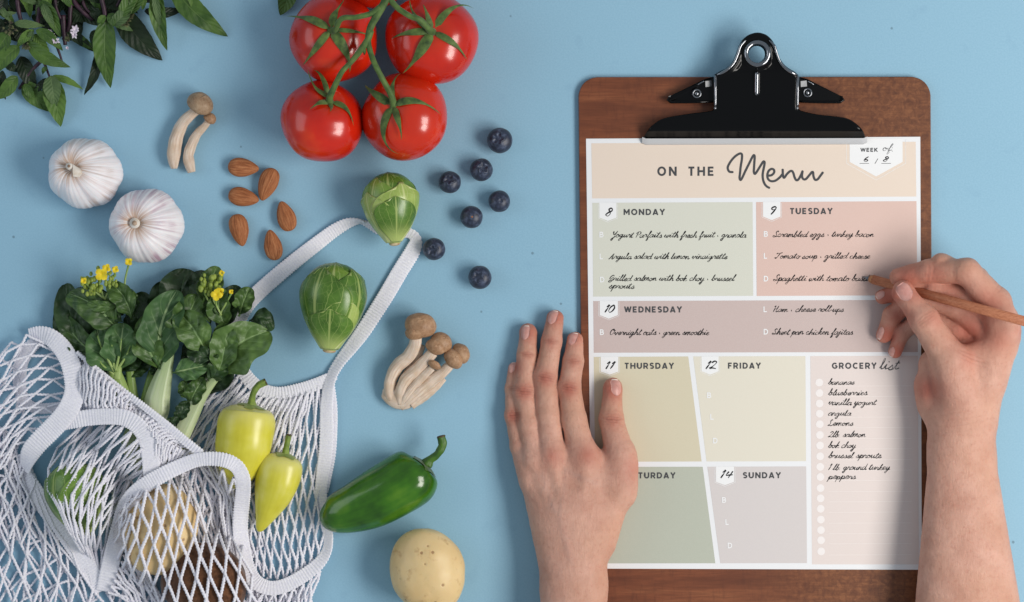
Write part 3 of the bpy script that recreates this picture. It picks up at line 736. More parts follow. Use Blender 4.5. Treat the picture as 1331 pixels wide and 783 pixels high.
def tomato(cx, cy, rx, ry, tilt_dir, tilt, sepals, seed):
    z = 52; cx, cy = cx + comp(cx, cy, z)[0], cy + comp(cx, cy, z)[1]
    ax = np.array([math.cos(tilt_dir) * math.sin(tilt), math.sin(tilt_dir) * math.sin(tilt), math.cos(tilt)])
    rx_ = np.array([math.cos(tilt_dir) * math.cos(tilt), math.sin(tilt_dir) * math.cos(tilt), -math.sin(tilt)]); ry_ = np.cross(ax, rx_)
    def surf(t, p):
        r = 1 + .014 * math.cos(5 * t + seed) * math.sin(p) ** 2 + .02 * ns(math.cos(t) * math.sin(p) + seed, math.sin(t) * math.sin(p), math.cos(p), 1.3)
        r *= 1 - .13 * math.exp(-(p / .26) ** 2)
        x = math.sin(p) * math.cos(t) * r; y = math.sin(p) * math.sin(t) * r; zz = math.cos(p) * r * .88
        q = rx_ * x + ry_ * y + ax * zz
        return (cx + q[0] * rx, cy + q[1] * ry, z + q[2] * 54)
    vf = sphereish(surf, 72, 44)
    top = np.clip(1 - vf[2][:, 1] * 5, 0, 1)
    t = obj('tomato', vf, M_TOM, truss, attr={'top': top})
    for i, (ang, L, wd, lift, curl) in enumerate(sepals):
        a0 = math.radians(ang) - tilt_dir
        def sp(u, v, a0=a0, L=L, wd=wd, lift=lift, curl=curl):
            s = .05 + u * L; ph = s
            hw = wd * math.sin(PI * min(1, (u * .93 + .07)) ** .62) ** 1.0 * .5
            hw = wd * .31 * (1 - u) ** .8 * (.75 + .6 * math.sin(PI * min(u * 1.5, 1)))
            ang_ = a0 + curl * u * u + (v - .5) * 2 * hw / max(math.sin(ph), .16) / 55
            b = np.array(surf(ang_, ph)); cN = b - np.array([cx, cy, z]); cN /= np.linalg.norm(cN)
            h = 1.6 + lift * u * u + 1.6 * (1 - abs(v - .5) * 2) * (1 - u) + lift * .25 * math.sin(5 * u + ang) + 2.2 * math.sin(6 * u + ang * 2) * u
            return tuple(b + cN * h)
        v_, f_, u_ = grid(sp, 18, 5)
        obj('sepal', (v_, f_, u_), M_SEPAL, t, closed=False)
    return np.array(surf(0, 0.0)), ax
TOM = [
 (434, 50, 56.5, 57, math.radians(-95), .14, [(208, 1.22, 15, 9, -.1), (283, .60, 15, 14, .2), (128, 1.15, 15, 3, .1), (52, 1.1, 21, 2, .25), (5, .9, 9, 3, 0)], 1),
 (561, 51, 60, 59, math.radians(-60), .12, [(178, .95, 14, 3, -.1), (120, 1.15, 20, 4, .12), (28, 1.0, 13, 3, .15), (300, .95, 14, 12, .5), (215, .8, 13, 8, .4), (250, .5, 12, 9, 0)], 2),
 (419, 158, 53.5, 54.5, math.radians(-60), .66, [(215, .75, 12, 16, .4), (250, .8, 12, 20, -.2), (150, .55, 14, 6, 0), (22, .75, 15, 3, .4), (90, .35, 12, 8, .2)], 3),
 (526, 152, 56, 57, math.radians(-140), .40, [(212, .85, 17, 10, .1), (262, .75, 14, 3, .3), (-12, 1.15, 15, 3, .35), (62, .78, 14, 6, .25), (118, 1.15, 17, 3, -.55)], 4),
 (487, -40, 50, 50, 0, .05, [(60, .6, 12, 3, 0)], 5)]
tips = [tomato(*a) for a in TOM]
def stem_to(pts, rads, par, name='vine_stem', m=None, seg=10, n=26):
    c = catmull([(*p, r) for p, r in zip(pts, rads)], n)
    bump_ = lambda s, a: 1 + .06 * np.sin(a * 3 + s * 20) + .03 * np.sin(s * 90)
    return obj(name, tube(c[:, :3], c[:, 3] * .86, seg, mod=bump_), m or M_VINE, par)
def tp(i): return tuple(tips[i][0] - tips[i][1] * 1.5)
P4 = tp(3); P3 = tp(2); P1 = tp(0); P2_ = tp(1)
z0 = 118
stem_to([(520, -30, z0), (516, -2, z0), (508, 14, z0), (500, 28, z0 - 1), (489, 46, z0 - 4), (485, 62, z0 - 8), (488, 80, z0 - 12), (496, 100, 112), (P4[0] - 3, P4[1] - 14, P4[2] + 10), P4], [6, 5.6, 5.8, 5.6, 5.2, 4.6, 4.3, 4.2, 4.6, 6], truss, n=60)
stem_to([(501, 24, z0), (488, 32, z0 - 1), (470, 36, z0 - 1), (452, 38, 116), (P1[0] + 5, P1[1] + 1, P1[2] + 9), P1], [5.5, 4.2, 3.9, 4, 4.6, 6.4], truss)
stem_to([(511, 6, z0), (513, 14, z0), (524, 26, z0), (538, 35, z0), (550, 39, 116), (P2_[0] - 4, P2_[1] - 2, P2_[2] + 9), P2_], [5.2, 4.6, 4.2, 4.2, 4.4, 5, 6.2], truss)
stem_to([(489, 52, z0 - 5), (483, 66, z0 - 8), (474, 78, 106), (462, 92, 104), (450, 106, 104), (P3[0] + 1, P3[1] - 7, P3[2] + 10), P3], [4.5, 5, 4.6, 3.8, 4, 5, 6.2], truss)
stem_to([(479, 72, 107), (480, 78, 104), (479.5, 81, 100)], [3.4, 2.4, 1], truss, n=8)

# ---------------------------------------------------------------- blueberries
k = N('blueberry_skin')
n1 = k.noise(260, 4, .65); n2 = k.noise(90, 3)
c = k.ramp(n1, [(.3, S(20, 25, 40)), (.5, S(40, 49, 70)), (.75, S(92, 104, 130))])
c = k.mix(k.smooth(n2, .45, .7, 0, .6), c, S(20, 16, 30))
k.set(base=c, rough=k.math('MULTIPLY_ADD', n1, .3, .28), spec=.5, sheen=.12); k.bump(n1, .12, .0004)
M_BLUE = k.m
BB = [(649.6, 182.8, 16.6, 5, 'largest blueberry, topmost and nearest the lever clip side of the board'), (625.7, 220.8, 14.9, 5, 'dusty blueberry just below the topmost one'), (584.6, 237, 14.6, 5, 'blueberry nearest below the lowest right tomato, at the far end of the loose patch'),
      (649, 261.8, 14.2, 0, 'blueberry with a small round scar, closest to the clipboard below the dusty one'), (612.8, 282.4, 14.6, 1, 'blueberry turned on its side with a pale brown stalk dot'), (564, 324, 14.6, 5, 'blueberry touching the bag handle beside the brussels sprout'), (623.8, 360.8, 15.2, 5, 'lowest blueberry, alone above the mushroom cluster')]
BBL = ['largest blueberry, topmost of the loose patch between tomatoes and clipboard', 'dusty blue blueberry just below the largest topmost one', 'blueberry nearest to the tomatoes, at the tomato side of the patch', 'blueberry with a small round crown scar, nearest the clipboard', 'dark blueberry lying with its pale brown stalk dot upward', 'blueberry touching the white bag handle beside the brussels sprout', 'lowest blueberry, lying alone above the brown mushroom cluster']
for i, (x, y, r, typ, _) in enumerate(BB):
    rr = random.Random(i); ta = rr.uniform(0, 6.28); tl = rr.uniform(.05, .28)
    A = rotm('X', tl * math.cos(ta)) @ rotm('Y', tl * math.sin(ta)) @ rotm('Z', rr.uniform(0, 6))
    def surf(t, p):
        q = 1 + .03 * ns(math.cos(t) * math.sin(p) + i * 3, math.sin(t) * math.sin(p), math.cos(p), 1.6)
        if typ >= 5:
            a0 = .42 * (1 + .17 * math.cos(5 * t)); q += .13 * math.exp(-((p - a0) / .075) ** 2)
            if p < a0: q -= .17 * (1 - (p / a0) ** 3)
            q += .02 * math.cos(5 * t) * math.exp(-((p - .2) / .1) ** 2)
        elif typ == 0:
            q += .05 * math.exp(-((p - .2) / .06) ** 2) - .10 * math.exp(-(p / .13) ** 2)
        else: q -= .08 * math.exp(-(p / .1) ** 2) + .07 * math.exp(-(((p - .5) ** 2 + .2 * (math.sin(t / 2)) ** 2) / .02))
        v = A @ np.array([math.sin(p) * math.cos(t) * q, math.sin(p) * math.sin(t) * q, math.cos(p) * q * .86])
        return (x + v[0] * r, y + v[1] * r, r * .88 + v[2] * r)
    b = obj('blueberry', sphereish(surf, 60, 44), M_BLUE, None, label=BBL[i], cat='blueberry', group='loose blueberries', at=(x, y, r))
    if typ == 1:
        c0 = np.array(surf(0, 0.0)) + np.array([0, 0, -.3])
        obj('stalk_scar', sphereish(lambda t, p: (c0[0] + 2.2 * math.sin(p) * math.cos(t), c0[1] + 2.0 * math.sin(p) * math.sin(t), c0[2] + 1.0 * math.cos(p)), 12, 8), mat_plain('stalk_scar', S(140, 92, 60), rough=.7), b)

# ---------------------------------------------------------------- almonds
k = N('almond_skin')
u, v = k.uvs()
cb = k.n('ShaderNodeCombineXYZ'); k.l(k.math('MULTIPLY', u, 34.0), cb.inputs[0]); k.l(k.math('MULTIPLY', v, 3.2), cb.inputs[1]); 
oi = k.n('ShaderNodeObjectInfo'); k.l(k.math('MULTIPLY', oi.outputs['Random'], 50.0), cb.inputs[2])
f = k.noise(1.0, 5, .65, vec=cb.outputs[0]); f2 = k.noise(900, 3)
c = k.ramp(f, [(.28, S(112, 62, 36)), (.5, S(172, 108, 68)), (.75, S(202, 142, 98))])
c = k.mix(k.smooth(f2, .55, .75, 0, .3), c, S(210, 158, 112))
c = k.mix(k.math('MULTIPLY', oi.outputs['Random'], .3), c, S(140, 78, 42))
k.set(base=c, rough=.68, spec=.25); k.bump(f, .55, .0007)
M_ALM = k.m
AL = [(316, 218, 38, 24, 5, 'almond lying flat with its point towards the tomatoes, topmost on the mushroom side'), (348, 239.6, 42, 25, 111, 'largest almond, standing steeply beside the two flat ones'), (316.3, 256.5, 38, 24, 12, 'flat almond directly below the topmost one'),
      (371.5, 281.5, 38, 24, 252, 'almond nearest the big brussels sprout, point upward'), (311, 299, 40, 24.5, 78, 'almond nearest the garlic, with its point down'), (354.5, 319, 38, 23, 258, 'lowest almond, next to the bag handle, chipped at its tip')]
for i, (x, y, L, w, ang, lab) in enumerate(AL):
    an = math.radians(ang); dx = np.array([math.cos(an), math.sin(an), 0]); dy = np.array([-math.sin(an), math.cos(an), 0])
    def surf(t, p):
        s = math.cos(p)          # 1 = pointed end
        rr_ = math.sin(p) ** .92 * (1 - .26 * s - .05 * s * s)
        rr_ *= 1 + .018 * math.sin(t * 11 + i) + .012 * math.sin(t * 23 + 3 * s + i) + .04 * ns(s * 2 + i * 5, math.cos(t), math.sin(t), 1.1)
        q = np.array([x, y, w * .3]) + dx * s * L * (.52 if s < 0 else .52 + .02 * s ** 8) + dy * rr_ * w * .49 * math.cos(t) + np.array([0, 0, 1]) * rr_ * w * .30 * math.sin(t)
        return tuple(q)
    obj('almond', sphereish(surf, 72, 36), M_ALM, None, label=lab, cat='almond', group='loose almonds', at=(x, y, 8))

# ---------------------------------------------------------------- garlic
def garlic_mat(name, tint):
    k = N(name)
    u, v = k.uvs()
    cb = k.n('ShaderNodeCombineXYZ')
    a2 = k.math('MULTIPLY', u, 2 * PI)
    k.l(k.math('MULTIPLY', k.math('COSINE', a2), 9.5), cb.inputs[0]); k.l(k.math('MULTIPLY', k.math('SINE', a2), 9.5), cb.inputs[1]); k.l(k.math('MULTIPLY', v, 1.6), cb.inputs[2])
    f = k.noise(1.0, 5, .6, vec=cb.outputs[0]); g = k.noise(30, 3)
    c = k.ramp(f, [(.28, S(226, 214, 216)), (.42, S(238, 232, 234)), (.6, S(245, 242, 244))])
    c = k.mix(k.math('MULTIPLY', k.smooth(g, .42, .62), k.smooth(f, .62, .35)), c, tint)
    c = k.mix(k.math('MULTIPLY', k.smooth(v, .26, .08), k.smooth(f, .75, .4)), c, S(196, 164, 138))
    k.set(base=c, rough=.42, spec=.35, sheen=.1); k.sub(.15, (.5, .35, .3), .004)
    k.bump(f, .22, .0006); return k.m
M_NECK = mat_plain('garlic_neck', S(214, 200, 182), S(236, 230, 222), 200, .7, .3, 700)
def garlic(x, y, rx, ry, ox, oy, seed, label, m, nl):
    t = thing('garlic_bulb', label, 'garlic', (x, y, 32), 'garlic bulbs')
    H = 74; rr = random.Random(seed)
    ph = [rr.uniform(-.16, .16) for _ in range(nl)]
    prof = [(0, .70), (.06, .70), (.13, .735), (.26, .80), (.5, .78), (.72, .68), (.9, .50), (.985, .34), (1.0, .25), (.95, .12), (.8, .03), (.5, 0), (0, 0)]
    pr = catmull(prof, 41)
    def surf(i, th):
        r, h = pr[i]; w = min(1, max(0, (r - .1) / .6))
        lob = 0
        for j in range(nl):
            a = (th - (j + ph[j]) * 2 * PI / nl + PI) % (2 * PI) - PI
            lob = max(lob, math.cos(min(abs(a) * nl / 2, PI / 2) * .92))
        k_ = 1 + w * (.062 * (lob - .72)) + .015 * w * ns(math.cos(th) * 3 + seed, math.sin(th) * 3)
        k_ += w * .004 * math.sin(th * 37 + 2 * math.sin(th * 3))
        hh = h * H * (1 + w * .04 * (lob - .6)) + .35 * w * math.sin(th * 31 + seed)
        sh = (h / .8) ** 1.5
        return (x + r * rx * math.cos(th) * k_ + ox * sh * (1 - r * .55), y + r * ry * math.sin(th) * k_ + oy * sh * (1 - r * .55), hh)
    nt = 144; n = len(pr)
    V = [surf(i, j * 2 * PI / nt) for i in range(n) for j in range(nt)]
    T = [(j / nt, i / n) for i in range(n) for j in range(nt)]
    F = [(i * nt + j, i * nt + (j + 1) % nt, (i + 1) * nt + (j + 1) % nt, (i + 1) * nt + j) for i in range(n - 1) for j in range(nt)]
    obj('bulb', (V, F, T), m, t)
    cx, cy = x + ox * .86, y + oy * .86
    return t, cx, cy, H
t, cx, cy, H = garlic(110.3, 225.3, 47.5, 45.5, -15, -7, 3, 'white garlic bulb with a bent papery neck, below the basil', garlic_mat('garlic_skin', S(204, 186, 178)), 7)
obj('neck', tube(catmull([(cx + 2, cy + 2, H * .62, 6), (cx, cy, H * .80, 5.2), (cx - 1, cy - 1, H * .93, 4.6)], 8)[:, :3], [7.5, 6, 5.2, 5, 4.8, 4.8, 4.6, 4.4], 14), M_NECK, t)
obj('neck_core', tube([(cx - 1, cy - 1, H * .92), (cx - 1, cy - 1, H * .945)], [2.2, 1.8], 10), mat_plain('garlic_core', S(150, 120, 96), rough=.8), t)
obj('torn_skin', grid(lambda u, v: (cx + 4 + 7 * u + 4 * math.sin(v * PI) * u, cy - 3 + 15 * v * (1 - .2 * u) + u * 4, H * .88 + 2.5 - 6 * u * u + 2.5 * math.sin(v * PI)), 8, 8), M_NECK, t, closed=False)
t, cx, cy, H = garlic(190.2, 293.3, 47.6, 48, -12.5, -2.5, 8, 'mauve tinted garlic bulb with a cut round neck, beside the yellow flowers', garlic_mat('garlic_skin', S(190, 160, 176)), 6)
ringp = [(cx + 5.4 * math.cos(a), cy + 5.4 * math.sin(a), H * .80) for a in np.linspace(0, 2 * PI, 25)]
obj('neck', join(tube([(cx, cy, H * .55), (cx, cy, H * .78), (cx, cy, H * .83)], [8, 6.2, 5.6], 16), tube(ringp, 1.4, 8, caps=False)), M_NECK, t)
obj('neck_core', tube([(cx, cy, H * .82), (cx, cy, H * .86)], [3.6, 2.6], 12), mat_plain('garlic_core', S(160, 132, 108), S(196, 172, 150), 900, .8), t)
crk = catmull([(cx + 3, cy - 12, H * .81), (cx + 5, cy - 22, H * .82), (cx + 4, cy - 30, H * .78), (cx + 8, cy - 38, H * .70)], 14)

# ---------------------------------------------------------------- mushrooms
k = N('mushroom_stem'); u, v = k.uvs()
cb = k.n('ShaderNodeCombineXYZ'); k.l(k.math('MULTIPLY', v, 14.0), cb.inputs[0]); k.l(k.math('MULTIPLY', u, 2.5), cb.inputs[1])
f = k.noise(1, 4, .6, vec=cb.outputs[0]); g = k.noise(140, 3)
k.set(base=k.mix(k.smooth(g, .42, .7, 0, .5), k.ramp(f, [(.3, S(192, 166, 144)), (.6, S(228, 210, 192))]), S(198, 170, 140)), rough=.55, spec=.3); k.sub(.15, (.4, .25, .15), .003); k.bump(f, .4, .0006)
M_MST = k.m
def cap_mat(name, a, b, c_):
    k = N(name); f = k.noise(170, 5, .7); w = k.vor(430, 'DISTANCE_TO_EDGE')
    cc = k.ramp(f, [(.3, a), (.55, b), (.75, c_)])
    k.set(base=k.mix(k.smooth(w, .0, .12, .35, 0), cc, c_), rough=.5, spec=.35); k.bump(f, .12, .0004); return k.m
M_CAP1 = cap_mat('mushroom_cap_tan', S(134, 106, 80), S(162, 134, 106), S(188, 164, 136))
M_CAP2 = cap_mat('mushroom_cap_brown', S(142, 106, 78), S(168, 130, 98), S(192, 158, 126))
M_GILL = mat_plain('mushroom_gills', S(196, 170, 140), S(160, 130, 100), 500, .8)
def mstem(pts, par, name='stem', seg=18):
    c = catmull(pts, 40)
    f = lambda s, a: 1 + .07 * np.sin(a * 2 + s * 5) + .05 * np.sin(a * 3 - s * 8 + 1) + .025 * np.sin(s * 34)
    c[:, 3] *= 1.08
    return obj(name, tube(c[:, :3], c[:, 3], seg, mod=f), M_MST, par)
def dome(cx, cy, cz, r, axis, hgt, m, par, seed, squash=1.0, roll=.18):
    """a mushroom cap: domed top, rolled edge, hollow gilled underside"""
    ax = np.array(axis, float); ax /= np.linalg.norm(ax)
    e1 = np.cross(ax, [0, 0, 1.0]); e1 = e1 / np.linalg.norm(e1) if np.linalg.norm(e1) > 1e-3 else np.array([1., 0, 0]); e2 = np.cross(ax, e1)
    pr = catmull([(0, 1), (.35, .95), (.7, .72), (.93, .36), (1.0, .08), (.95, -.12), (.82, -.14), (.72, .02), (.4, .12), (0, .14)], 34)
    nt = 44
    V = []; T = []
    for i, (a, h) in enumerate(pr):
        for j in range(nt):
            th = j * 2 * PI / nt
            q = 1 + .05 * ns(math.cos(th) + seed, math.sin(th), h, 1.4) + .04 * math.sin(2 * th + seed)
            p = np.array([cx, cy, cz]) + e1 * a * r * q * math.cos(th) + e2 * a * r * q * squash * math.sin(th) + ax * h * hgt * (1 + .08 * ns(a * 2 + seed, th, 0, 1.1))
            V.append(p); T.append((i / 34, th))
    n = len(pr)
    F = [(i * nt + j, i * nt + (j + 1) % nt, (i + 1) * nt + (j + 1) % nt, (i + 1) * nt + j) for i in range(n - 1) for j in range(nt)]
    fm = [0 if i < 22 else 1 for i in range(n - 1) for j in range(nt)]
    return obj('cap', (np.array(V), F, np.array(T)), m, par, mats=[M_GILL], fm=fm)
t = thing('mushroom', 'larger loose beech mushroom with a wide tan cap and thick curved stem', 'mushroom', (243, 168, 12), 'loose beech mushrooms')
mstem([(259, 140, 14, 6), (250, 148, 13, 5.8), (238, 160, 11, 6.6), (229, 178, 9, 7.6), (226, 195, 9, 8.4), (225.5, 208, 9, 7.5), (226, 219, 8, 4.2)], t)
dome(260.5, 136.5, 17, 17.2, (.36, -.62, .78), 15, M_CAP1, t, 1, .95)
t = thing('mushroom', 'smaller loose beech mushroom with a tiny brown cap, tucked beside the larger', 'mushroom', (258, 188, 10), 'loose beech mushrooms')
mstem([(272, 156, 9, 3.6), (266, 164, 8.5, 4.2), (256, 175, 8, 5), (248, 190, 8, 6), (244.5, 203, 8, 6.4), (246.5, 214, 8, 6.8), (249, 224, 7.5, 5)], t)
dome(272.3, 155.2, 10, 8.4, (.55, -.6, .5), 8.5, M_CAP2, t, 2)
t = thing('mushroom_cluster', 'cluster of brown capped beech mushrooms joined at one pale base', 'mushrooms', (550, 470, 15))
mstem([(547, 448, 10, 5.5), (541, 466, 9, 6), (532, 482, 9, 6), (522, 500, 9, 6), (517, 518, 9, 6)], t)
mstem([(541, 438, 24, 7.0), (539, 450, 23, 7.2), (531, 464, 20, 7.4), (517, 476, 17, 7.8), (508.5, 492, 14, 7.6), (506, 508, 12, 6.6), (508, 520, 10, 5)], t)
mstem([(563, 458, 22, 6.4), (553, 469, 21, 6.6), (541, 482, 19, 7.4), (528, 494, 17, 8), (521, 510, 14, 7), (519, 525, 10, 5)], t)
mstem([(585, 474, 17, 5.8), (574, 485, 16, 6.6), (560, 495, 14, 7.8), (545, 508, 12, 8.0), (530, 522, 10, 6.4), (521, 531, 8, 3.5)], t)
mstem([(562, 478, 24, 4.2), (551, 488, 21, 5), (539, 501, 18, 5.4), (529, 514, 15, 5.2), (520, 528, 10, 3.5)], t)
mstem([(577, 492, 8, 3.5), (566, 503, 8, 5), (550, 515, 8, 6.5), (534, 527, 8, 6)], t)
obj('base', sphereish(lambda th, p: (519 + (23 * math.sin(p) * math.cos(th)) * (1 + .15 * ns(math.cos(th) * 2, math.sin(th) * 2)), 516 + 16.5 * math.sin(p) * math.sin(th) + 3 * math.cos(th) * math.sin(p), 9 + 8 * math.cos(p)), 36, 18), M_MST, t)
dome(547, 424, 23, 20.5, (.15, -.5, .8), 17, M_CAP2, t, 3, .86); dome(542, 431.5, 27, 15.5, (-.05, -.25, .9), 12, M_CAP2, t, 4, .66)
dome(573, 446, 20, 15.5, (.45, -.55, .75), 14, M_CAP2, t, 5, .84); dome(566.5, 451, 25, 13.4, (.1, -.3, .9), 11.5, M_CAP2, t, 6, .76)
dome(598, 460, 15, 13.6, (.6, -.4, .7), 13, M_CAP2, t, 7, .84); dome(589, 466.5, 20, 14, (.25, -.2, .9), 12.5, M_CAP2, t, 8, .8)
dome(565, 474.5, 28, 8.6, (.3, -.45, .8), 7, M_CAP2, t, 9, .62)

# ---------------------------------------------------------------- potatoes, kiwi
def potato_mat(name, a, b, c_, spots):
    k = N(name); f = k.noise(24, 4); g = k.noise(130, 4, .6); v = k.vor(120)
    cc = k.ramp(f, [(.3, a), (.55, b), (.75, c_)])
    cc = k.mix(k.smooth(g, .56, .72, 0, .55), cc, S(178, 136, 88))
    cc = k.mix(k.smooth(v, .09, .15, .7, 0), cc, spots); cc = k.mix(k.smooth(k.noise(48, 5, .7), .6, .72, 0, .3), cc, S(188, 142, 96))
    k.set(base=cc, rough=.46, spec=.4); k.sub(.1, (.4, .25, .1), .003)
    k.bump(k.math('ADD', k.smooth(v, .1, .22), g), .25, .0007); return k.m
M_POT = potato_mat('potato_skin', S(214, 180, 124), S(226, 198, 146), S(234, 212, 166), S(140, 96, 60))
def lump(x, y, rx, ry, h, rot, seed, z=None, amp=.06):
    z = h * .5 if z is None else z; cr, sr = math.cos(rot), math.sin(rot)
    def surf(t, p):
        a, b, c_ = math.sin(p) * math.cos(t), math.sin(p) * math.sin(t), math.cos(p)
        q = 1 + amp * ns(a + seed * 7, b, c_, 1.25) + .3 * amp * ns(a + seed, b, c_, 4)
        X, Y = a * rx * q, b * ry * q
        return (x + X * cr - Y * sr, y + X * sr + Y * cr, z + c_ * h * .5 * q)
    return sphereish(surf, 72, 44)
obj('potato', lump(555, 742, 48, 56, 70, -.35, 2.3, amp=.05), M_POT, None, label='smooth yellow potato with small brown eyes lying by itself below the green pepper', cat='potato', at=(555, 740, 35))
obj('potato', lump(209, 690, 46, 58, 60, .35, 4.1, z=34, amp=.1), M_POT, None, label='yellow potato lying inside the white net bag beside the brown kiwi', cat='potato', at=(210, 690, 35))
k = N('kiwi_fuzz'); f = k.noise(320, 5, .7); g = k.noise(60, 3)
k.set(base=k.mix(k.smooth(g, .3, .7, 0, .6), k.ramp(f, [(.35, S(66, 40, 24)), (.65, S(122, 82, 54))]), S(84, 52, 32)), rough=.9, spec=.1, sheen=.5); k.bump(f, .6, .001); M_KIWI = k.m
obj('kiwi', lump(266, 757, 55, 51, 60, .2, 6.5, z=33, amp=.07), M_KIWI, None, label='fuzzy brown kiwi under the net at the bottom of the bag', cat='kiwi', at=(266, 757, 35))

# ---------------------------------------------------------------- peppers
def pepper_mat(name, cols, rough=.2, tint=None):
    k = N(name); u, v = k.uvs(); f = k.noise(40, 3)
    cb = k.n('ShaderNodeCombineXYZ'); k.l(k.math('MULTIPLY', v, 16.0), cb.inputs[0]); k.l(k.math('MULTIPLY', u, 1.0), cb.inputs[1])
    st = k.noise(1, 3, vec=cb.outputs[0])
    cc = k.ramp(k.math('MULTIPLY_ADD', st, .35, k.math('MULTIPLY', f, .65)), [(.36, cols[0]), (.5, cols[1]), (.64, cols[2])])
    if tint: cc = k.mix(k.smooth(u, .3, .02, 0, .7), cc, tint)
    k.set(base=cc, rough=rough, spec=.5, coat=.2, coatr=.2); k.sub(.25 if tint else .08, (.3, .3, .05), .003)
    k.bump(f, .08, .001); return k.m
M_PEPY = pepper_mat('yellow_pepper_skin', (S(204, 194, 44), S(218, 210, 70), S(230, 222, 122)), .34, S(224, 218, 140))
M_PEPG = pepper_mat('green_pepper_skin', (S(36, 78, 8), S(56, 108, 14), S(86, 130, 28)), .15)
M_PST = green_mat('pepper_stalk', S(80, 108, 36), S(140, 160, 70), 180, .5)
M_PCAL = green_mat('pepper_calyx', S(112, 134, 50), S(160, 172, 84), 200, .5)
M_PCALG = green_mat('green_pepper_calyx', S(40, 66, 24), S(74, 102, 44), 200, .5)
M_DRY = mat_plain('dried_stalk_end', S(60, 46, 30), S(104, 88, 58), 900, .8)
def pepper(name, label, cat, pts, flat, stalk, m, lob, seed, calr, mcal, gr=None):
    cx = np.mean([p[0] for p in pts]); cy = np.mean([p[1] for p in pts])
    t = thing(name, label, cat, (cx, cy, 28), gr)
    c = catmull(pts, 70)
    nz = random.Random(seed).uniform(0, 6)
    f = lambda s, a: 1 + lob * np.cos(3 * a + nz + 1.5 * s) * (1 - .5 * s) + lob * .6 * np.cos(2 * a - nz + 3 * s) + .012 * np.sin(s * 14 + a * 2)
    R1 = c[:, 3]
    o = obj('body', tube(c[:, :3], R1, 56, mod=f, R2=R1 * flat), m, t)
    # calyx disc, draped over the shoulder
    b = np.array(pts[0][:3], float); d = b - np.array(pts[1][:3], float); d /= np.linalg.norm(d)
    e1 = np.cross(d, [0, 0, 1.]); e1 /= np.linalg.norm(e1); e2 = np.cross(d, e1)
    bvh_v, bvh_f, _ = tube(c[:, :3], R1, 56, mod=f, R2=R1 * flat)
    bv = BVHTree.FromPolygons([Vector(v) for v in bvh_v], bvh_f)
    sb = np.array(stalk[0][:3], float)
    def cal(u, v):
        th = v * 2 * PI; rr = calr * u * (1 + .16 * math.cos(5 * th + seed) * u + .06 * math.cos(11 * th) * u)
        q = sb + (e1 * math.cos(th) + e2 * math.sin(th)) * rr
        h = bv.ray_cast(Vector(q + d * 40), Vector(-d))
        hit = np.array(h[0]) if h[0] is not None else q - d * 3
        return tuple(hit + d * (1.0 + 1.8 * (1 - u)) )
    v_, f_, u_ = grid(cal, 7, 40)
    obj('calyx', (v_, f_, u_), mcal, t, closed=False)
    sc_ = catmull(stalk, 26)
    ff = lambda s, a: 1 + .1 * np.cos(5 * a) + .04 * np.sin(s * 25)
    s_ = obj('stalk', tube(sc_[:, :3], sc_[:, 3], 20, mod=ff), M_PST if mcal is M_PCAL else green_mat('green_pepper_stalk', S(44, 86, 18), S(84, 124, 40), 180, .4), t)
    e = sc_[-1]; dd = sc_[-1, :3] - sc_[-2, :3]; dd /= np.linalg.norm(dd)
    obj('cut_end', tube([e[:3] - dd * .8, e[:3] + dd * .8], [e[3] * 1.08, e[3] * .95], 14), M_DRY, s_)
    return t
pepper('yellow_pepper', 'larger pale yellow pepper with its tip tucked under the bag rim', 'pepper',
       [(323, 527, 31, 9), (322.5, 530, 31, 22), (322, 535, 31, 31), (321, 545, 32, 36), (319, 560, 32, 37), (316, 580, 31, 35.5), (312, 600, 29, 31), (308, 618, 26, 22), (305, 630, 24, 9), (304, 635, 23, 2)], .85,
       [(327.5, 529, 33, 7), (328.5, 521, 37, 4.4), (331, 511, 40, 3.9), (337, 502, 41, 4.2), (346.5, 497, 40, 4.8)], M_PEPY, .02, 1, 17, M_PCAL, 'pale yellow peppers')
pepper('yellow_pepper', 'smaller pale yellow pepper with a pointed tip lying on the net', 'pepper',
       [(367.5, 591, 27, 8), (367, 593.5, 27, 18), (366, 599, 27, 26), (364, 610, 27, 29.5), (360, 626, 27, 29), (354, 645, 26, 24), (347, 664, 25, 16.5), (341, 679, 24, 9.5), (337, 688, 23.5, 5), (335.5, 691, 23, 1.5)], .9,
       [(371, 594, 29, 6), (372, 586, 31, 4.2), (374, 576, 33, 3.6), (376, 566, 34, 3.4)], M_PEPY, .02, 5, 15, M_PCAL, 'pale yellow peppers')
pepper('green_pepper', 'glossy dark green pepper with a hooked stalk lying against the bag', 'pepper',
       [(553, 606, 28, 10), (551, 608, 28, 21), (547, 612, 29, 30), (539, 618, 30, 36), (525, 627, 31, 38), (505, 639, 32, 37.5), (483, 651, 32, 35), (460, 661, 30, 31.5), (440, 667, 28, 27), (427, 669, 26, 20.5), (419.5, 668.5, 25, 12), (416, 668, 25, 3)], .88,
       [(555, 603, 32, 8), (559, 598, 34, 5.4), (568, 591, 36, 4.8), (575, 579, 37, 5.4), (573, 567.5, 38, 5.4)], M_PEPG, .028, 3, 19, M_PCALG)

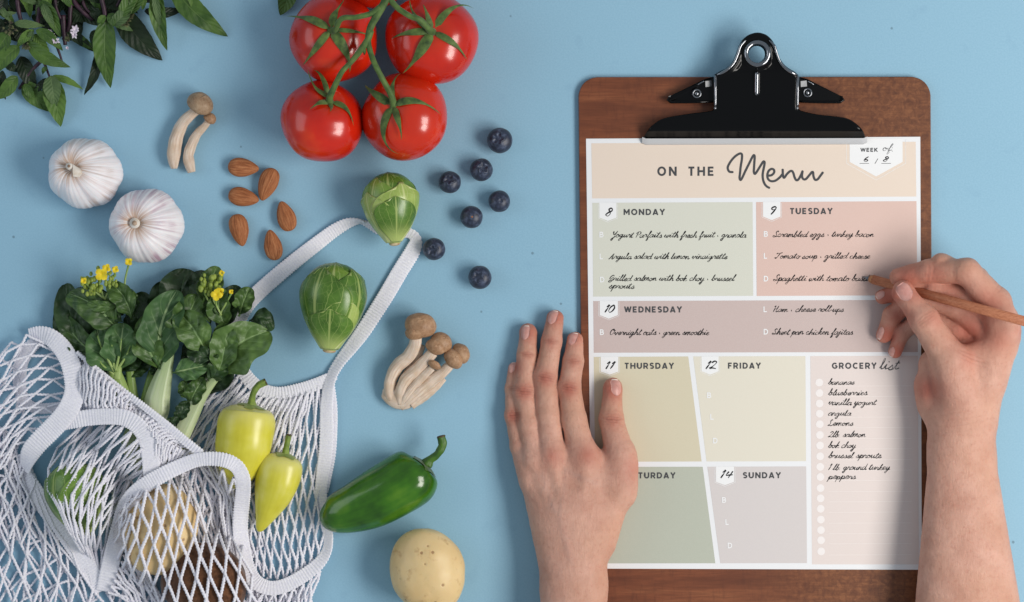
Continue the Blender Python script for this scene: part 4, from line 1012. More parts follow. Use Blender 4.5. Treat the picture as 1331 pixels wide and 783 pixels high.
# ---------------------------------------------------------------- leaves
def leaf_mat(name, dark, light, vein, rough=.42, nv=7, vw=.05, spec=.45, edge=None, veinamt=.6):
    k = N(name); u, v = k.uvs()
    d = k.math('ABSOLUTE', k.math('SUBTRACT', v, .5)); d = k.math('MULTIPLY', d, 2.0)
    f = k.noise(90, 4); f2 = k.noise(600, 3)
    oi = k.n('ShaderNodeObjectInfo')
    c = k.ramp(k.math('MULTIPLY_ADD', oi.outputs['Random'], .3, k.math('MULTIPLY', f, .8)), [(.3, dark), (.75, light)])
    w = k.math('MULTIPLY_ADD', k.math('SUBTRACT', 1.0, u), vw * 1.2, vw * .35)
    mid = k.smooth(k.math('SUBTRACT', d, w), -.01, .035, 1, 0)
    ph = k.math('SUBTRACT', k.math('MULTIPLY', u, float(nv)), k.math('MULTIPLY', d, 1.9))
    ph = k.math('ADD', ph, k.math('MULTIPLY', f, .5))
    saw = k.math('ABSOLUTE', k.math('SUBTRACT', k.math('FRACT', ph), .5))
    sidev = k.math('MULTIPLY', k.smooth(saw, .0, .07, 1, 0), k.smooth(d, .95, .3))
    vm = k.math('MAXIMUM', mid, k.math('MULTIPLY', sidev, .45))
    c = k.mix(k.math('MULTIPLY', vm, veinamt), c, vein)
    if edge: c = k.mix(k.smooth(d, .9, 1.0, 0, .5), c, edge)
    k.set(base=c, rough=rough, spec=spec)
    k.b.inputs['Transmission Weight'].default_value = 0.0
    h = k.math('ADD', k.math('MULTIPLY', saw, 1.2), k.math('MULTIPLY', f2, .35))
    k.bump(k.math('SUBTRACT', h, k.math('MULTIPLY', mid, .6)), .5, .0009)
    return k.m
def leaf(base, tip, w, z0=4, z1=4, arch=6, fold=.25, ruffle=0, bend=0, seed=0, shape=.8, nu=22, nv=10, nw=3.0, twist=0, serr=0, curl=0.0, neck=.06, blunt=False):
    """a leaf blade from base to tip (x, y); w full width; fold lifts the margins, curl rolls the tip under"""
    a = np.array(base, float); b = np.array(tip, float); d = b - a; L = np.linalg.norm(d); d /= L; s = np.array([-d[1], d[0]])
    def fn(u, v):
        vv = (v - .5) * 2
        c2 = a + d * L * u + s * bend * math.sin(PI * u)
        hw = w / 2 * max(neck * (1 - u), (math.sin(PI * min(1, max(0, u)) ** shape)) ** .8)
        if blunt:
            bu = min(1, u / .38); bu = bu * bu * (3 - 2 * bu)
            hw = w / 2 * max(neck * (1 - u), bu * max(0.0, 1 - max(0, (u - .42) / .585) ** 2.6) ** .5) * (1 + .05 * math.sin(7 * u + seed) + .04 * math.sin(17 * u + seed * 2 + (vv > 0)))
        elif u > .985: hw = w * .004
        hw *= 1 + serr * math.sin(u * 60) * (abs(vv) > .95)
        tw = twist * u
        off = vv * hw
        z = z0 + (z1 - z0) * u + arch * math.sin(PI * u) + fold * abs(off) * (1 if fold > 0 else 1)
        z += ruffle * math.sin(nw * 2 * PI * u + seed + (1.7 if vv > 0 else 0)) * abs(vv) ** 1.6
        off2 = off * math.cos(tw * vv * 0 + tw); z += off * math.sin(tw)
        off2 += ruffle * (.12 if blunt else .35) * math.cos(nw * 2 * PI * u * 1.3 + seed) * abs(vv)
        q = a * 0 + c2 + s * off2
        z += .6 * ns(q[0] * .08 + seed, q[1] * .08) * 2
        if blunt: z += 5.0 * ns(q[0] * .07 + seed, q[1] * .07, 1.0) + 2.2 * ns(q[0] * .15 + seed, q[1] * .2, 2.0)
        z -= curl * max(0, u - .6) ** 2 * L
        return (q[0], q[1], max(z, .6 + .25 * (1 - abs(vv))))
    return grid(fn, nu, nv)

# --- basil
M_BL = leaf_mat('basil_leaf', S(46, 76, 28), S(96, 128, 56), S(128, 154, 90), .5, 7, .025, .35, veinamt=.25)
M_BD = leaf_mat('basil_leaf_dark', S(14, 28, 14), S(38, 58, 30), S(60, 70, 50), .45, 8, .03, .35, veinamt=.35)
M_BG = leaf_mat('basil_leaf_grey_green', S(60, 84, 48), S(98, 122, 76), S(130, 150, 104), .55, 8, .03, .3, veinamt=.4)
M_BST = mat_plain('basil_stem', S(34, 16, 28), S(70, 40, 56), 200, .5, .2)
M_FLW = mat_plain('basil_flower', S(206, 190, 206), S(236, 228, 236), 500, .7)
M_BUD = mat_plain('basil_flower_spike', S(70, 60, 52), S(112, 118, 72), 500, .8, .4)
basil = thing('basil_bunch', 'bunch of leafy Thai basil with dark purple stems and small pale flowers', 'basil', (90, 30, 20))
def bl(b, t, w, m=M_BL, **kw):
    kw.setdefault('shape', .72); obj('leaf', leaf(b, t, w, **kw), m, basil, closed=False)
BST = [[(25, -30, 30), (25, 0, 30), (26, 14, 28), (29, 30, 24)], [(62, -30, 22), (54, 0, 24), (52, 18, 26), (50, 34, 28)], [(92, -20, 30), (96, 0, 26), (106, 14, 24), (120, 26, 18)], [(98, -20, 20), (92, 10, 22), (90, 30, 18), (86, 40, 14)],
       [(136, -20, 34), (134, 0, 34), (137, 14, 32), (139, 30, 30)], [(82, 20, 22), (83, 40, 20), (84, 58, 16)], [(73, 60, 14), (77, 72, 12), (79, 80, 10)], [(55, 78, 12), (60, 90, 14), (64, 100, 16)], [(52, 78, 10), (38, 92, 8), (22, 114, 4)],
       [(4, -20, 26), (-2, 10, 24), (-6, 40, 20)], [(118, -25, 22), (108, -4, 24), (112, 12, 22), (124, 22, 18)], [(165, -30, 30), (160, -6, 28), (152, 10, 26)], [(40, -20, 16), (44, 6, 18), (56, 22, 18)], [(205, -30, 20), (203, -12, 18)], [(78, -20, 30), (74, 6, 30), (80, 26, 26)]]
for i, p in enumerate(BST):
    c_ = catmull(p, 16); w_ = 3.6 if i in (0, 1, 2, 3, 4, 5) else 2.6
    if i in (6, 7): w_ = 1.9
    obj('stem', tube(c_, np.linspace(w_, w_ * .7, 16), 8), M_BST, basil)
# deep layer
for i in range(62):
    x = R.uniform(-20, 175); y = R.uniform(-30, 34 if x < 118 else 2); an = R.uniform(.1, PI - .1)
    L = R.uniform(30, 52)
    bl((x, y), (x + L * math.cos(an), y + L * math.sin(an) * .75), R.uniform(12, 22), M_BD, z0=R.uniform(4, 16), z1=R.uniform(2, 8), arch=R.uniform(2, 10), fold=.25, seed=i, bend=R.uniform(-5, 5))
for i in range(16):
    x = R.uniform(-10, 120); y = R.uniform(-32, 0); an = R.uniform(.3, PI - .3); L = R.uniform(24, 38)
    bl((x, y), (x + L * math.cos(an), y + L * math.sin(an)), R.uniform(11, 16), R.choice([M_BL, M_BD, M_BG]), z0=R.uniform(20, 34), z1=R.uniform(16, 26), arch=R.uniform(2, 8), fold=.4, seed=i + 50, bend=R.uniform(-5, 5))
for b, t_, w, m, kw in [
  ((64, 99), (76, 163), 29, M_BL, dict(z0=14, z1=3, arch=8, fold=.2, bend=-2)), ((66, 98), (71, 139), 23, M_BG, dict(z0=18, z1=14, arch=6, fold=.3, bend=-1)),
  ((66, 99), (106, 115), 9.5, M_BL, dict(z0=16, z1=8, arch=4, fold=.3, bend=-3)), ((62, 101), (38, 122), 10, M_BD, dict(z0=12, z1=4, arch=3)),
  ((28, 106), (60, 143), 24, M_BL, dict(z0=5, z1=3, arch=5, fold=.15)), ((30, 108), (44, 130), 12, M_BL, dict(z0=9, z1=7, arch=4, fold=.3)),
  ((21, 98), (-8, 128), 19, M_BL, dict(z0=12, z1=6, arch=5, bend=-3)), ((26, 61), (-4, 93), 21, M_BL, dict(z0=24, z1=12, arch=6, bend=3)), ((13, 44), (-8, 74), 22, M_BL, dict(z0=26, z1=14, arch=5)),
  ((38, 56), (91, 87), 19, M_BL, dict(z0=28, z1=16, arch=7, fold=.3, bend=5)), ((50, 40), (82, 66), 15, M_BL, dict(z0=32, z1=20, arch=4, fold=.35, bend=-3)), ((46, 45), (66, 76), 15, M_BL, dict(z0=24, z1=18, arch=4, fold=.35)),
  ((57, 3), (80, 50), 18, M_BL, dict(z0=36, z1=26, arch=7, fold=.45, bend=-3)), ((60, 8), (74, 40), 12, M_BG, dict(z0=40, z1=34, arch=4, fold=.4)), ((22, 32), (60, 35), 11, M_BG, dict(z0=34, z1=26, arch=5, fold=.2)),
  ((46, 40), (22, 62), 12, M_BL, dict(z0=30, z1=22, arch=5)), ((45, 42), (40, 58), 8, M_BG, dict(z0=33, z1=26, arch=3)), ((78, 30), (120, 66), 15, M_BD, dict(z0=14, z1=3, arch=5)), ((92, 44), (122, 64), 13, M_BL, dict(z0=10, z1=3, arch=4, fold=.3)),
  ((128, 60), (106, 122), 14, M_BD, dict(z0=12, z1=3, arch=3, fold=.5, bend=-6)), ((124, 38), (118, 60), 12, M_BD, dict(z0=14, z1=6)), ((127, 62), (122, 68), 6, M_BL, dict(z0=16, z1=12)),
  ((140, 26), (141, 113), 30, M_BL, dict(z0=32, z1=5, arch=10, fold=.22, bend=3, seed=3)), ((139, 22), (128, 36), 10, M_BL, dict(z0=34, z1=26)), ((143, 20), (158, 38), 14, M_BL, dict(z0=34, z1=24)),
  ((152, 12), (208, 77), 34, M_BD, dict(z0=14, z1=3, arch=5, fold=.12, bend=4)), ((204, -12), (215, 65), 21, M_BL, dict(z0=28, z1=10, arch=8, fold=.4, bend=3)), ((202, -8), (209, 40), 10, M_BG, dict(z0=34, z1=22, arch=5, fold=.3)),
  ((147, 35), (172, 3), 18, M_BG, dict(z0=32, z1=26, arch=6, fold=.35, bend=4)), ((150, 30), (172, 40), 10, M_BG, dict(z0=28, z1=14)), ((158, 24), (184, -16), 17, M_BL, dict(z0=34, z1=30, arch=5, fold=.4)), ((172, 20), (192, -20), 16, M_BL, dict(z0=34, z1=30, arch=4, fold=.4)),
  ((186, 14), (193, -4), 6, M_BL, dict(z0=30, z1=30)), ((186, 14), (238, 10), 15, M_BD, dict(z0=12, z1=6, arch=4, fold=.2, bend=4)), ((222, -18), (293, 46), 30, M_BL, dict(z0=18, z1=3, arch=8, fold=.2, bend=5)), ((238, -24), (252, 20), 14, M_BL, dict(z0=22, z1=12, arch=5, fold=.4, bend=-4)),
  ((0, 90), (4, 128), 12, M_BD, dict(z0=5, z1=2)), ((-6, 0), (20, 30), 16, M_BL, dict(z0=28, z1=24, arch=4)), ((30, -6), (52, 8), 12, M_BG, dict(z0=34, z1=30)), ((76, -20), (94, 12), 13, M_BL, dict(z0=36, z1=30, arch=4)), ((24, 72), (44, 118), 22, M_BD, dict(z0=6, z1=3, arch=4)), ((5, 80), (22, 92), 12, M_BD, dict(z0=6, z1=3)),
  ((60, 86), (54, 96), 6, M_BL, dict(z0=14, z1=12)), ((118, 8), (132, 30), 14, M_BD, dict(z0=18, z1=12)), ((6, 22), (24, 18), 7, M_BG, dict(z0=30, z1=30)), ((4, 10), (16, 30), 8, M_BG, dict(z0=32, z1=28))]:
    kw = dict(kw); kw.setdefault('seed', int(b[0] + 3 * b[1]) % 17)
    bl(b, t_, w, m, ruffle=.5, nw=4, serr=.012, **kw)
for (x, y, s) in ((70, 48, 5.5), (74, 54, 5), (100, 40, 6), (98, 46, 5), (89, 63, 2.5), (129, 45, 3), (67, 43, 4)):
    ps = []
    for q in range(7):
        an = q * .9 + x; l_ = s * R.uniform(.7, 1.3)
        ps.append(leaf((x, y), (x + l_ * math.cos(an), y + l_ * math.sin(an)), s * .6, z0=26, z1=29, arch=1.5, nu=6, nv=4))
    obj('flower', join(*ps), M_FLW, basil, closed=False)
for (x, y, s) in ((14, 36, 11), (162, 28, 8), (88, 50, 5), (34, 60, 6), (168, 20, 6)):
    ps = []
    for q in range(26):
        an = R.uniform(0, 6.28); rr_ = R.uniform(0, s); 
        ps.append(leaf((x + rr_ * .6 * math.cos(an), y + rr_ * .6 * math.sin(an)), (x + rr_ * math.cos(an) + 3, y + rr_ * math.sin(an) + 2), 3, z0=28, z1=34 - rr_ * .5, arch=1.5, nu=5, nv=3))
    obj('flower_spike', join(*ps), M_BUD, basil, closed=False)
t = obj('basil_leaf', leaf((377, -22), (364, 20), 24, z0=5, z1=2, arch=5, fold=.25, bend=-3), M_BL, None, closed=False, label='single green basil leaf poking in from the top edge beside the tomatoes', cat='leaf', at=(370, 0, 5))

# ---------------------------------------------------------------- brussels sprouts
def sprout(label, base, tip, W, zc, leaves, seed, band=None):
    a = np.array(base, float); b = np.array(tip, float); L = np.linalg.norm(b - a); d = (b - a) / L; s = np.array([-d[1], d[0]])
    m = (a + b) / 2
    t = thing('brussels_sprout', label, 'brussels sprout', (m[0], m[1], zc), 'brussels sprouts')
    pr = catmull([(0, .20), (.03, .28), (.1, .40), (.22, .62), (.38, .84), (.55, .98), (.66, 1.0), (.8, .90), (.9, .70), (.97, .40), (1.0, .0)], 90)
    def P_(u, ph, off=0.0):
        r = np.interp(u, pr[:, 0], pr[:, 1]) * W / 2
        r += off
        xx = L * u + (off * .8 if u > .8 else 0)
        q = a + d * xx + s * r * math.sin(ph)
        return np.array([q[0], q[1], zc + r * .92 * math.cos(ph)])
    obj('core', grid(lambda u, v: tuple(P_(u, v * 2 * PI, -.8)), 40, 48, False), M_SPD, t)
    for i, (ph0, u1, dw, off, mm, tilt) in enumerate(leaves):
        def fn(u, v):
            vv = (v - .5) * 2
            uu = u * (u1 - .01) * (1 - .10 * vv * vv * u) + .02
            g_ = min(1, (u + .05) / .4) ** .45 * (1 - max(0, (u - .5) / .51) ** 2.3) ** .5 * (1 + .03 * math.sin(9 * u + i * 2 + vv))
            ph = ph0 + vv * dw * g_ + tilt * u
            o_ = off + .8 * math.sin(PI * u) + .45 * ns(uu * 6 + seed + i, vv * 2) + 1.3 * u * abs(vv) ** 3 * (1 if u1 < .9 else .2)
            return tuple(P_(min(uu, .995), ph, o_))
        def fn2(u, v):
            p = np.array(fn(u, v)); c0 = P_(.5, 0, 0); c0[2] = zc
            q = c0 + (p - c0) * .97; return tuple(q)
        v1, f1_, u1_ = grid(fn, 30, 26); v2, f2_, u2_ = grid(fn2, 30, 26)
        nn = len(v1); bd = [j for j in range(27)] + [r * 27 + 26 for r in range(1, 31)] + [30 * 27 + j for j in range(25, -1, -1)] + [r * 27 for r in range(29, 0, -1)]
        F = f1_ + [tuple(x + nn for x in reversed(f)) for f in f2_] + [(bd[j], bd[(j + 1) % len(bd)], bd[(j + 1) % len(bd)] + nn, bd[j] + nn) for j in range(len(bd))]
        obj('leaf', (np.vstack([v1, v2]), F, np.vstack([u1_, u2_])), mm, t)
    obj('cut_base', sphereish(lambda th, p: tuple(np.array([*(a + d * (.5 + 3 * math.cos(p)) + s * W * .105 * math.sin(p) * math.sin(th)), zc + W * .10 * math.sin(p) * math.cos(th)])), 20, 10), M_CUT, t)
    return t
def sprout_mat(name, dark, light, vein, nvv=3.0):
    k = N(name); u, v = k.uvs()
    d = k.math('MULTIPLY', k.math('ABSOLUTE', k.math('SUBTRACT', v, .5)), 2.0)
    f = k.noise(70, 4)
    c = k.ramp(f, [(.3, dark), (.7, light)])
    c = k.mix(k.smooth(u, .5, .0, 0, .85), c, vein)
    ph = k.math('ADD', k.math('MULTIPLY', d, nvv), k.math('MULTIPLY_ADD', f, .9, k.math('MULTIPLY', u, -1.6)))
    saw = k.math('ABSOLUTE', k.math('SUBTRACT', k.math('FRACT', ph), .5))
    mid = k.smooth(d, .015, .06, 1, 0)
    net = k.smooth(k.vor(190, 'DISTANCE_TO_EDGE'), 0, .035, .3, 0)
    vm = k.math('MAXIMUM', mid, k.math('MULTIPLY', k.smooth(saw, 0, .045, 1, 0), .9)); vm = k.math('MAXIMUM', vm, net)
    c = k.mix(k.math('MULTIPLY', vm, .6), c, vein)
    c = k.mix(k.smooth(k.math('MAXIMUM', d, u), .965, 1.0, 0, .6), c, vein)
    k.set(base=c, rough=.27, spec=.5); k.sub(.05, (.2, .35, .08), .003)
    k.bump(k.math('SUBTRACT', k.math('MULTIPLY', f, .7), vm), -.15, .0005); return k.m
M_SPD = sprout_mat('sprout_leaf_dark', S(54, 90, 24), S(102, 140, 54), S(182, 196, 116))
M_SPM = sprout_mat('sprout_leaf_mid', S(84, 122, 38), S(134, 164, 72), S(196, 206, 136))
M_SPL = sprout_mat('sprout_leaf_pale', S(136, 162, 74), S(172, 190, 106), S(208, 214, 152))
M_CUT = mat_plain('sprout_cut_base', S(168, 128, 90), S(222, 208, 170), 260, .7, .3)
sprout('smaller brussels sprout sitting across the bend of the white bag handle', (513, 317), (504, 223.5), 69, 33,
       [(0.0, .97, 1.9, .3, M_SPD, 0), (-.8, .90, 1.3, 1.2, M_SPM, .2), (.55, .80, 1.35, 1.8, M_SPL, 0), (-.9, .72, .95, 2.4, M_SPL, 0), (.22, .63, .95, 3.2, M_SPD, 0)], 3)
sprout('larger brussels sprout with shiny dark outer leaves lying inside the handle loop', (428, 456), (437, 341), 82, 40,
       [(0.0, .97, 1.8, .3, M_SPM, 0), (.95, .92, 1.3, 1.2, M_SPD, 0), (.45, .60, .75, 1.9, M_SPL, 0), (-.6, .91, 1.2, 2.2, M_SPD, .15), (.0, .46, 1.0, 3.6, M_SPD, 0)], 9)

# ---------------------------------------------------------------- choy
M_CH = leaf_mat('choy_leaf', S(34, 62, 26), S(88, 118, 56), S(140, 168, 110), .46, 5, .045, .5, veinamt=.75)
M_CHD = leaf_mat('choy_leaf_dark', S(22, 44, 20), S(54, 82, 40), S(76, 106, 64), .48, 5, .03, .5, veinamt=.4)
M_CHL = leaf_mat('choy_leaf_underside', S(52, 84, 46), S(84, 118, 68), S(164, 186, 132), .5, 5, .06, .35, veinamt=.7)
def stalk_mat(name, green, pale):
    k = N(name); u, v = k.uvs()
    cb = k.n('ShaderNodeCombineXYZ'); k.l(k.math('MULTIPLY', v, 26.0), cb.inputs[0]); k.l(u, cb.inputs[1])
    f = k.noise(1, 3, vec=cb.outputs[0])
    c = k.mix(k.smooth(u, 0, 1), pale, green); c = k.mix(k.smooth(f, .45, .7, 0, .5), c, green)
    k.set(base=c, rough=.35, spec=.4); k.sub(.15, (.3, .4, .15), .003); k.bump(f, .2, .0008); return k.m
M_STA = stalk_mat('choy_stalk_green', S(122, 152, 74), S(174, 194, 120)); M_STB = stalk_mat('choy_stalk_pale', S(158, 180, 122), S(206, 214, 178))
def choy(label, at): return thing('choy_bunch', label, 'leafy greens', at, 'flowering choy bunches in the bag')
def cl(par, b, t_, w, m=M_CH, **kw):
    kw['fold'] = kw.get('fold', .25) + .15; kw.setdefault('ruffle', 3.5); kw.setdefault('nu', 44); kw.setdefault('nv', 24); kw.setdefault('blunt', True); kw.setdefault('neck', .1)
    obj('leaf', leaf(b, t_, w, **kw), m, par, closed=False)
def st(par, pts, m, flat=.6):
    c = catmull(pts, 40); f = lambda s, a: 1 + .05 * np.cos(a * 6) + .04 * np.cos(3 * a + 4 * s)
    obj('stalk', tube(c[:, :3], c[:, 3], 26, mod=f, R2=c[:, 3] * flat), m, par)
A = choy('small choy bunch with yellow buds, nearest the rolled bag rim', (130, 430, 22))
CT.off = comp(140, 430, 20)
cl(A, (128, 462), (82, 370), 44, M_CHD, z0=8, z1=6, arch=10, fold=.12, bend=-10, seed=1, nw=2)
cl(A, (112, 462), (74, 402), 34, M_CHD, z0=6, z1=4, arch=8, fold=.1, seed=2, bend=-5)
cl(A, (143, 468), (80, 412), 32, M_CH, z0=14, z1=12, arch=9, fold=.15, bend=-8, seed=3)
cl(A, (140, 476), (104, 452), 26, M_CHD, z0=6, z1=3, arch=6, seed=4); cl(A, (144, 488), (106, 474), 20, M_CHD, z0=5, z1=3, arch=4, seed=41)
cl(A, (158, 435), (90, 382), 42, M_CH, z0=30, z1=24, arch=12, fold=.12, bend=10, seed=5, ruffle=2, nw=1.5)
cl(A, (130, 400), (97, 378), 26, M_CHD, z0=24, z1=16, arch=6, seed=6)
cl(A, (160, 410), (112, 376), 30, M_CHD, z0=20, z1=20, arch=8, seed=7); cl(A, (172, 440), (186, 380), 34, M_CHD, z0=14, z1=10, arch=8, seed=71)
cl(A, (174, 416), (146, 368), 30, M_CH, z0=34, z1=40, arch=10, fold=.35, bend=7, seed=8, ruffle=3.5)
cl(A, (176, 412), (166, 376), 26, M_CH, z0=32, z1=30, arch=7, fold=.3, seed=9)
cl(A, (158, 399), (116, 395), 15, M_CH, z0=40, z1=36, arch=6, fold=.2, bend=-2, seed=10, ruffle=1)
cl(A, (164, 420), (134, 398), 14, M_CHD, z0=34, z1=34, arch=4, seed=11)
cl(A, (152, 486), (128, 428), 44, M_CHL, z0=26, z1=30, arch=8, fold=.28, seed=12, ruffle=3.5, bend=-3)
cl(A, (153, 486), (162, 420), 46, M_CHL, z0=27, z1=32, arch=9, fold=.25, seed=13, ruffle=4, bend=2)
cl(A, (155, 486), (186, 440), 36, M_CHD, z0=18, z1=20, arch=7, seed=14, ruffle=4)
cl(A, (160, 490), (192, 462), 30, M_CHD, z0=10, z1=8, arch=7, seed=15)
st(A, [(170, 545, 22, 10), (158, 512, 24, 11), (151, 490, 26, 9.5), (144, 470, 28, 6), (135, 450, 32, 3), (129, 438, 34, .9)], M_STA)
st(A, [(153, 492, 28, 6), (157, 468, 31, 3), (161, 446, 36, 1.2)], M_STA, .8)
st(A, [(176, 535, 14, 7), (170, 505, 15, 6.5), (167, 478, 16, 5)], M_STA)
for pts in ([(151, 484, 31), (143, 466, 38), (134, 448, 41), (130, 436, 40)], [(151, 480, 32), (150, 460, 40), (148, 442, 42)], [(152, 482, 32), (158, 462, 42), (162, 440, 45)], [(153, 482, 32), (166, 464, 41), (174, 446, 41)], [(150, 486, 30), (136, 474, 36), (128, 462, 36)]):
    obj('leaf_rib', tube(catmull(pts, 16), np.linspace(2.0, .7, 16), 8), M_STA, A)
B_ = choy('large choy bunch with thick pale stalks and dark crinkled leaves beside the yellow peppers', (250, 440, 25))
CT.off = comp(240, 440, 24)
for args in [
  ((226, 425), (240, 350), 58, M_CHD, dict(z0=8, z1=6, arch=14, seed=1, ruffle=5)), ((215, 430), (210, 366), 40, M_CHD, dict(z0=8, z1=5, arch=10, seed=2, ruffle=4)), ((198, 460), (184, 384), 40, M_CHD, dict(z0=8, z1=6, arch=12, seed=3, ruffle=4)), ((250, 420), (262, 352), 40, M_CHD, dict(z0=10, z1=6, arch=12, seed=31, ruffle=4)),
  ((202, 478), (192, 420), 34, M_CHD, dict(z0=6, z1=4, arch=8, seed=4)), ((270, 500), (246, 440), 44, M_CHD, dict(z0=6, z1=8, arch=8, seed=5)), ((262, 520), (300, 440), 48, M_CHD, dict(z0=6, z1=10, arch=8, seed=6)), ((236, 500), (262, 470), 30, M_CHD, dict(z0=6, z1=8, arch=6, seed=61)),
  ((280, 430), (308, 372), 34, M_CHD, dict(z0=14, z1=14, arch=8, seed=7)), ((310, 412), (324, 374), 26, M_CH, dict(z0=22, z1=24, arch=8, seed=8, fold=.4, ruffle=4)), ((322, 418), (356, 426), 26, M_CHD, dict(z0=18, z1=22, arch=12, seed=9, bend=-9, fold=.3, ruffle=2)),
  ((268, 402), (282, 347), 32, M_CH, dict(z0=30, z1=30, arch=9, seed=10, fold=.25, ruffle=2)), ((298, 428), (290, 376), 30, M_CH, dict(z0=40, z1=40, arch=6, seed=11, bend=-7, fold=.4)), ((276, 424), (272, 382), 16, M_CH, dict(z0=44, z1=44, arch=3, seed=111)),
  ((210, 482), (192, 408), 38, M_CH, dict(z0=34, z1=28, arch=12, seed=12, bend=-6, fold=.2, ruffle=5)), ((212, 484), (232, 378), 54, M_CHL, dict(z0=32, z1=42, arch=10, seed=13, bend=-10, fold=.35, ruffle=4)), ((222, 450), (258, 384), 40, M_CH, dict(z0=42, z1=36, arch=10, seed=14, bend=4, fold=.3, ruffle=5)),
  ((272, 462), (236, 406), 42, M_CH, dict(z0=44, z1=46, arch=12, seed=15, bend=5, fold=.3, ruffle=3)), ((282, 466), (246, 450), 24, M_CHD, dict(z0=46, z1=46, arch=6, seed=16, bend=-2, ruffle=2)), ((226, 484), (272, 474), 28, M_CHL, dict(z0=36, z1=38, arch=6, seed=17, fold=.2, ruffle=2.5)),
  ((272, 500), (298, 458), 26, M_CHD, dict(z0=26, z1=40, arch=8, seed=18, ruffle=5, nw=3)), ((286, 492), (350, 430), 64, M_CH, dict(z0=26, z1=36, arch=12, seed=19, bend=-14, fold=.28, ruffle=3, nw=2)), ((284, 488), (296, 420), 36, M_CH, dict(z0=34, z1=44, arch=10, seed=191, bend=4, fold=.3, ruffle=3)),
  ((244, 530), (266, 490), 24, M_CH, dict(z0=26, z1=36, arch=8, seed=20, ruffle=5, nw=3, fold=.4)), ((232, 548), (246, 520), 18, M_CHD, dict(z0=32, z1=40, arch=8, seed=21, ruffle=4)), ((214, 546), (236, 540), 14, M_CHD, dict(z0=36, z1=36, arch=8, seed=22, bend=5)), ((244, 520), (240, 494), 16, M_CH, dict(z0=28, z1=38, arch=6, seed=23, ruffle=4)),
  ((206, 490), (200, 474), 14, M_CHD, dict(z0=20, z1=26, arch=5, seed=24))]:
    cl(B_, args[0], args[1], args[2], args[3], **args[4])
st(B_, [(196, 560, 26, 10), (204, 535, 28, 15.5), (206, 518, 30, 15.5), (212, 494, 32, 12), (219, 472, 34, 7.5), (225, 450, 39, 4), (229, 430, 42, 1.0)], M_STB)
st(B_, [(188, 580, 22, 6), (186, 540, 20, 7), (190, 515, 18, 6.5), (197, 482, 14, 5)], M_STA)
st(B_, [(214, 600, 22, 14), (232, 566, 24, 14), (246, 540, 26, 12), (262, 512, 28, 8.5), (284, 487, 32, 4.6), (306, 466, 36, 2.6), (328, 448, 38, .9)], M_STB)
st(B_, [(190, 610, 18, 9), (170, 580, 18, 12), (176, 550, 18, 9)], M_STB)
M_YEL = mat_plain('yellow_petal', S(222, 190, 14), S(240, 220, 40), 500, .6); M_BUDG = mat_plain('green_bud', S(120, 140, 50), S(160, 176, 76), 300, .5)
def florets(par, flowers, buds, stems):
    for (x, y, s, z) in flowers:
        ps = []
        for q in range(4):
            an = q * PI / 2 + x; ps.append(leaf((x, y), (x + s * math.cos(an), y + s * math.sin(an)), s * .95, z0=z, z1=z + 1, arch=1.6, nu=8, nv=6, shape=1.3, fold=.2))
        obj('flower', join(*ps), M_YEL, par, closed=False)
    for (x, y, s, z) in buds:
        obj('bud', sphereish(lambda t, p: (x + s * .75 * math.sin(p) * math.cos(t), y - s * math.cos(p), z + s * .7 * math.sin(p) * math.sin(t)), 12, 8), M_BUDG, par)
    for p in stems: obj('flower_stem', tube(catmull(p, 12), 1.3, 8), M_STA, par)
florets(A, [(139, 358, 9, 60), (145, 350, 6, 58), (115.5, 366, 4.5, 56), (156, 351.5, 5, 56), (170.5, 341.5, 5.5, 40)],
        [(123 + R.uniform(-11, 14), 373 + R.uniform(-11, 10), R.uniform(2.4, 4.2), 50 + R.uniform(-5, 5)) for _ in range(40)] + [(150 + R.uniform(-8, 8), 364 + R.uniform(-9, 9), R.uniform(2.2, 3.4), 50) for _ in range(18)] + [(133, 350, 3.4, 52), (124, 357, 3, 52)],
        [[(165, 384, 40), (166, 365, 42), (170, 346, 40)], [(140, 390, 40), (134, 372, 48), (139, 360, 56)], [(140, 390, 40), (150, 368, 48), (156, 354, 54)], [(138, 388, 40), (124, 376, 48), (116, 368, 52)]])
florets(B_, [(286, 384, 8, 62), (290, 380, 6, 60), (304, 380, 3.4, 58), (292, 356, 4, 58)],
        [(277 + R.uniform(-12, 15), 371 + R.uniform(-12, 12), R.uniform(2.4, 4.2), 54 + R.uniform(-5, 4)) for _ in range(38)] + [(265, 376, 5, 54), (268, 370, 5, 54), (291, 357, 4.6, 56), (279, 362, 4, 56)],
        [[(290, 410, 46), (284, 396, 52), (286, 386, 60)], [(288, 410, 46), (298, 392, 52), (304, 382, 56)], [(282, 404, 44), (280, 384, 50), (290, 360, 54)], [(282, 404, 44), (272, 388, 50), (267, 376, 52)]])
# pale rounded vegetable seen through the net
sprout('brussels sprout inside the net bag, dark green under the loose mesh', (112, 697), (88, 600), 74, 34,
       [(0.0, 1.0, 1.9, .3, M_SPD, 0), (-.8, .95, 1.3, 1.4, M_SPD, .3), (.8, .9, 1.3, 2.2, M_SPM, 0), (.05, .5, .85, 3.2, M_SPD, 0)], 14)
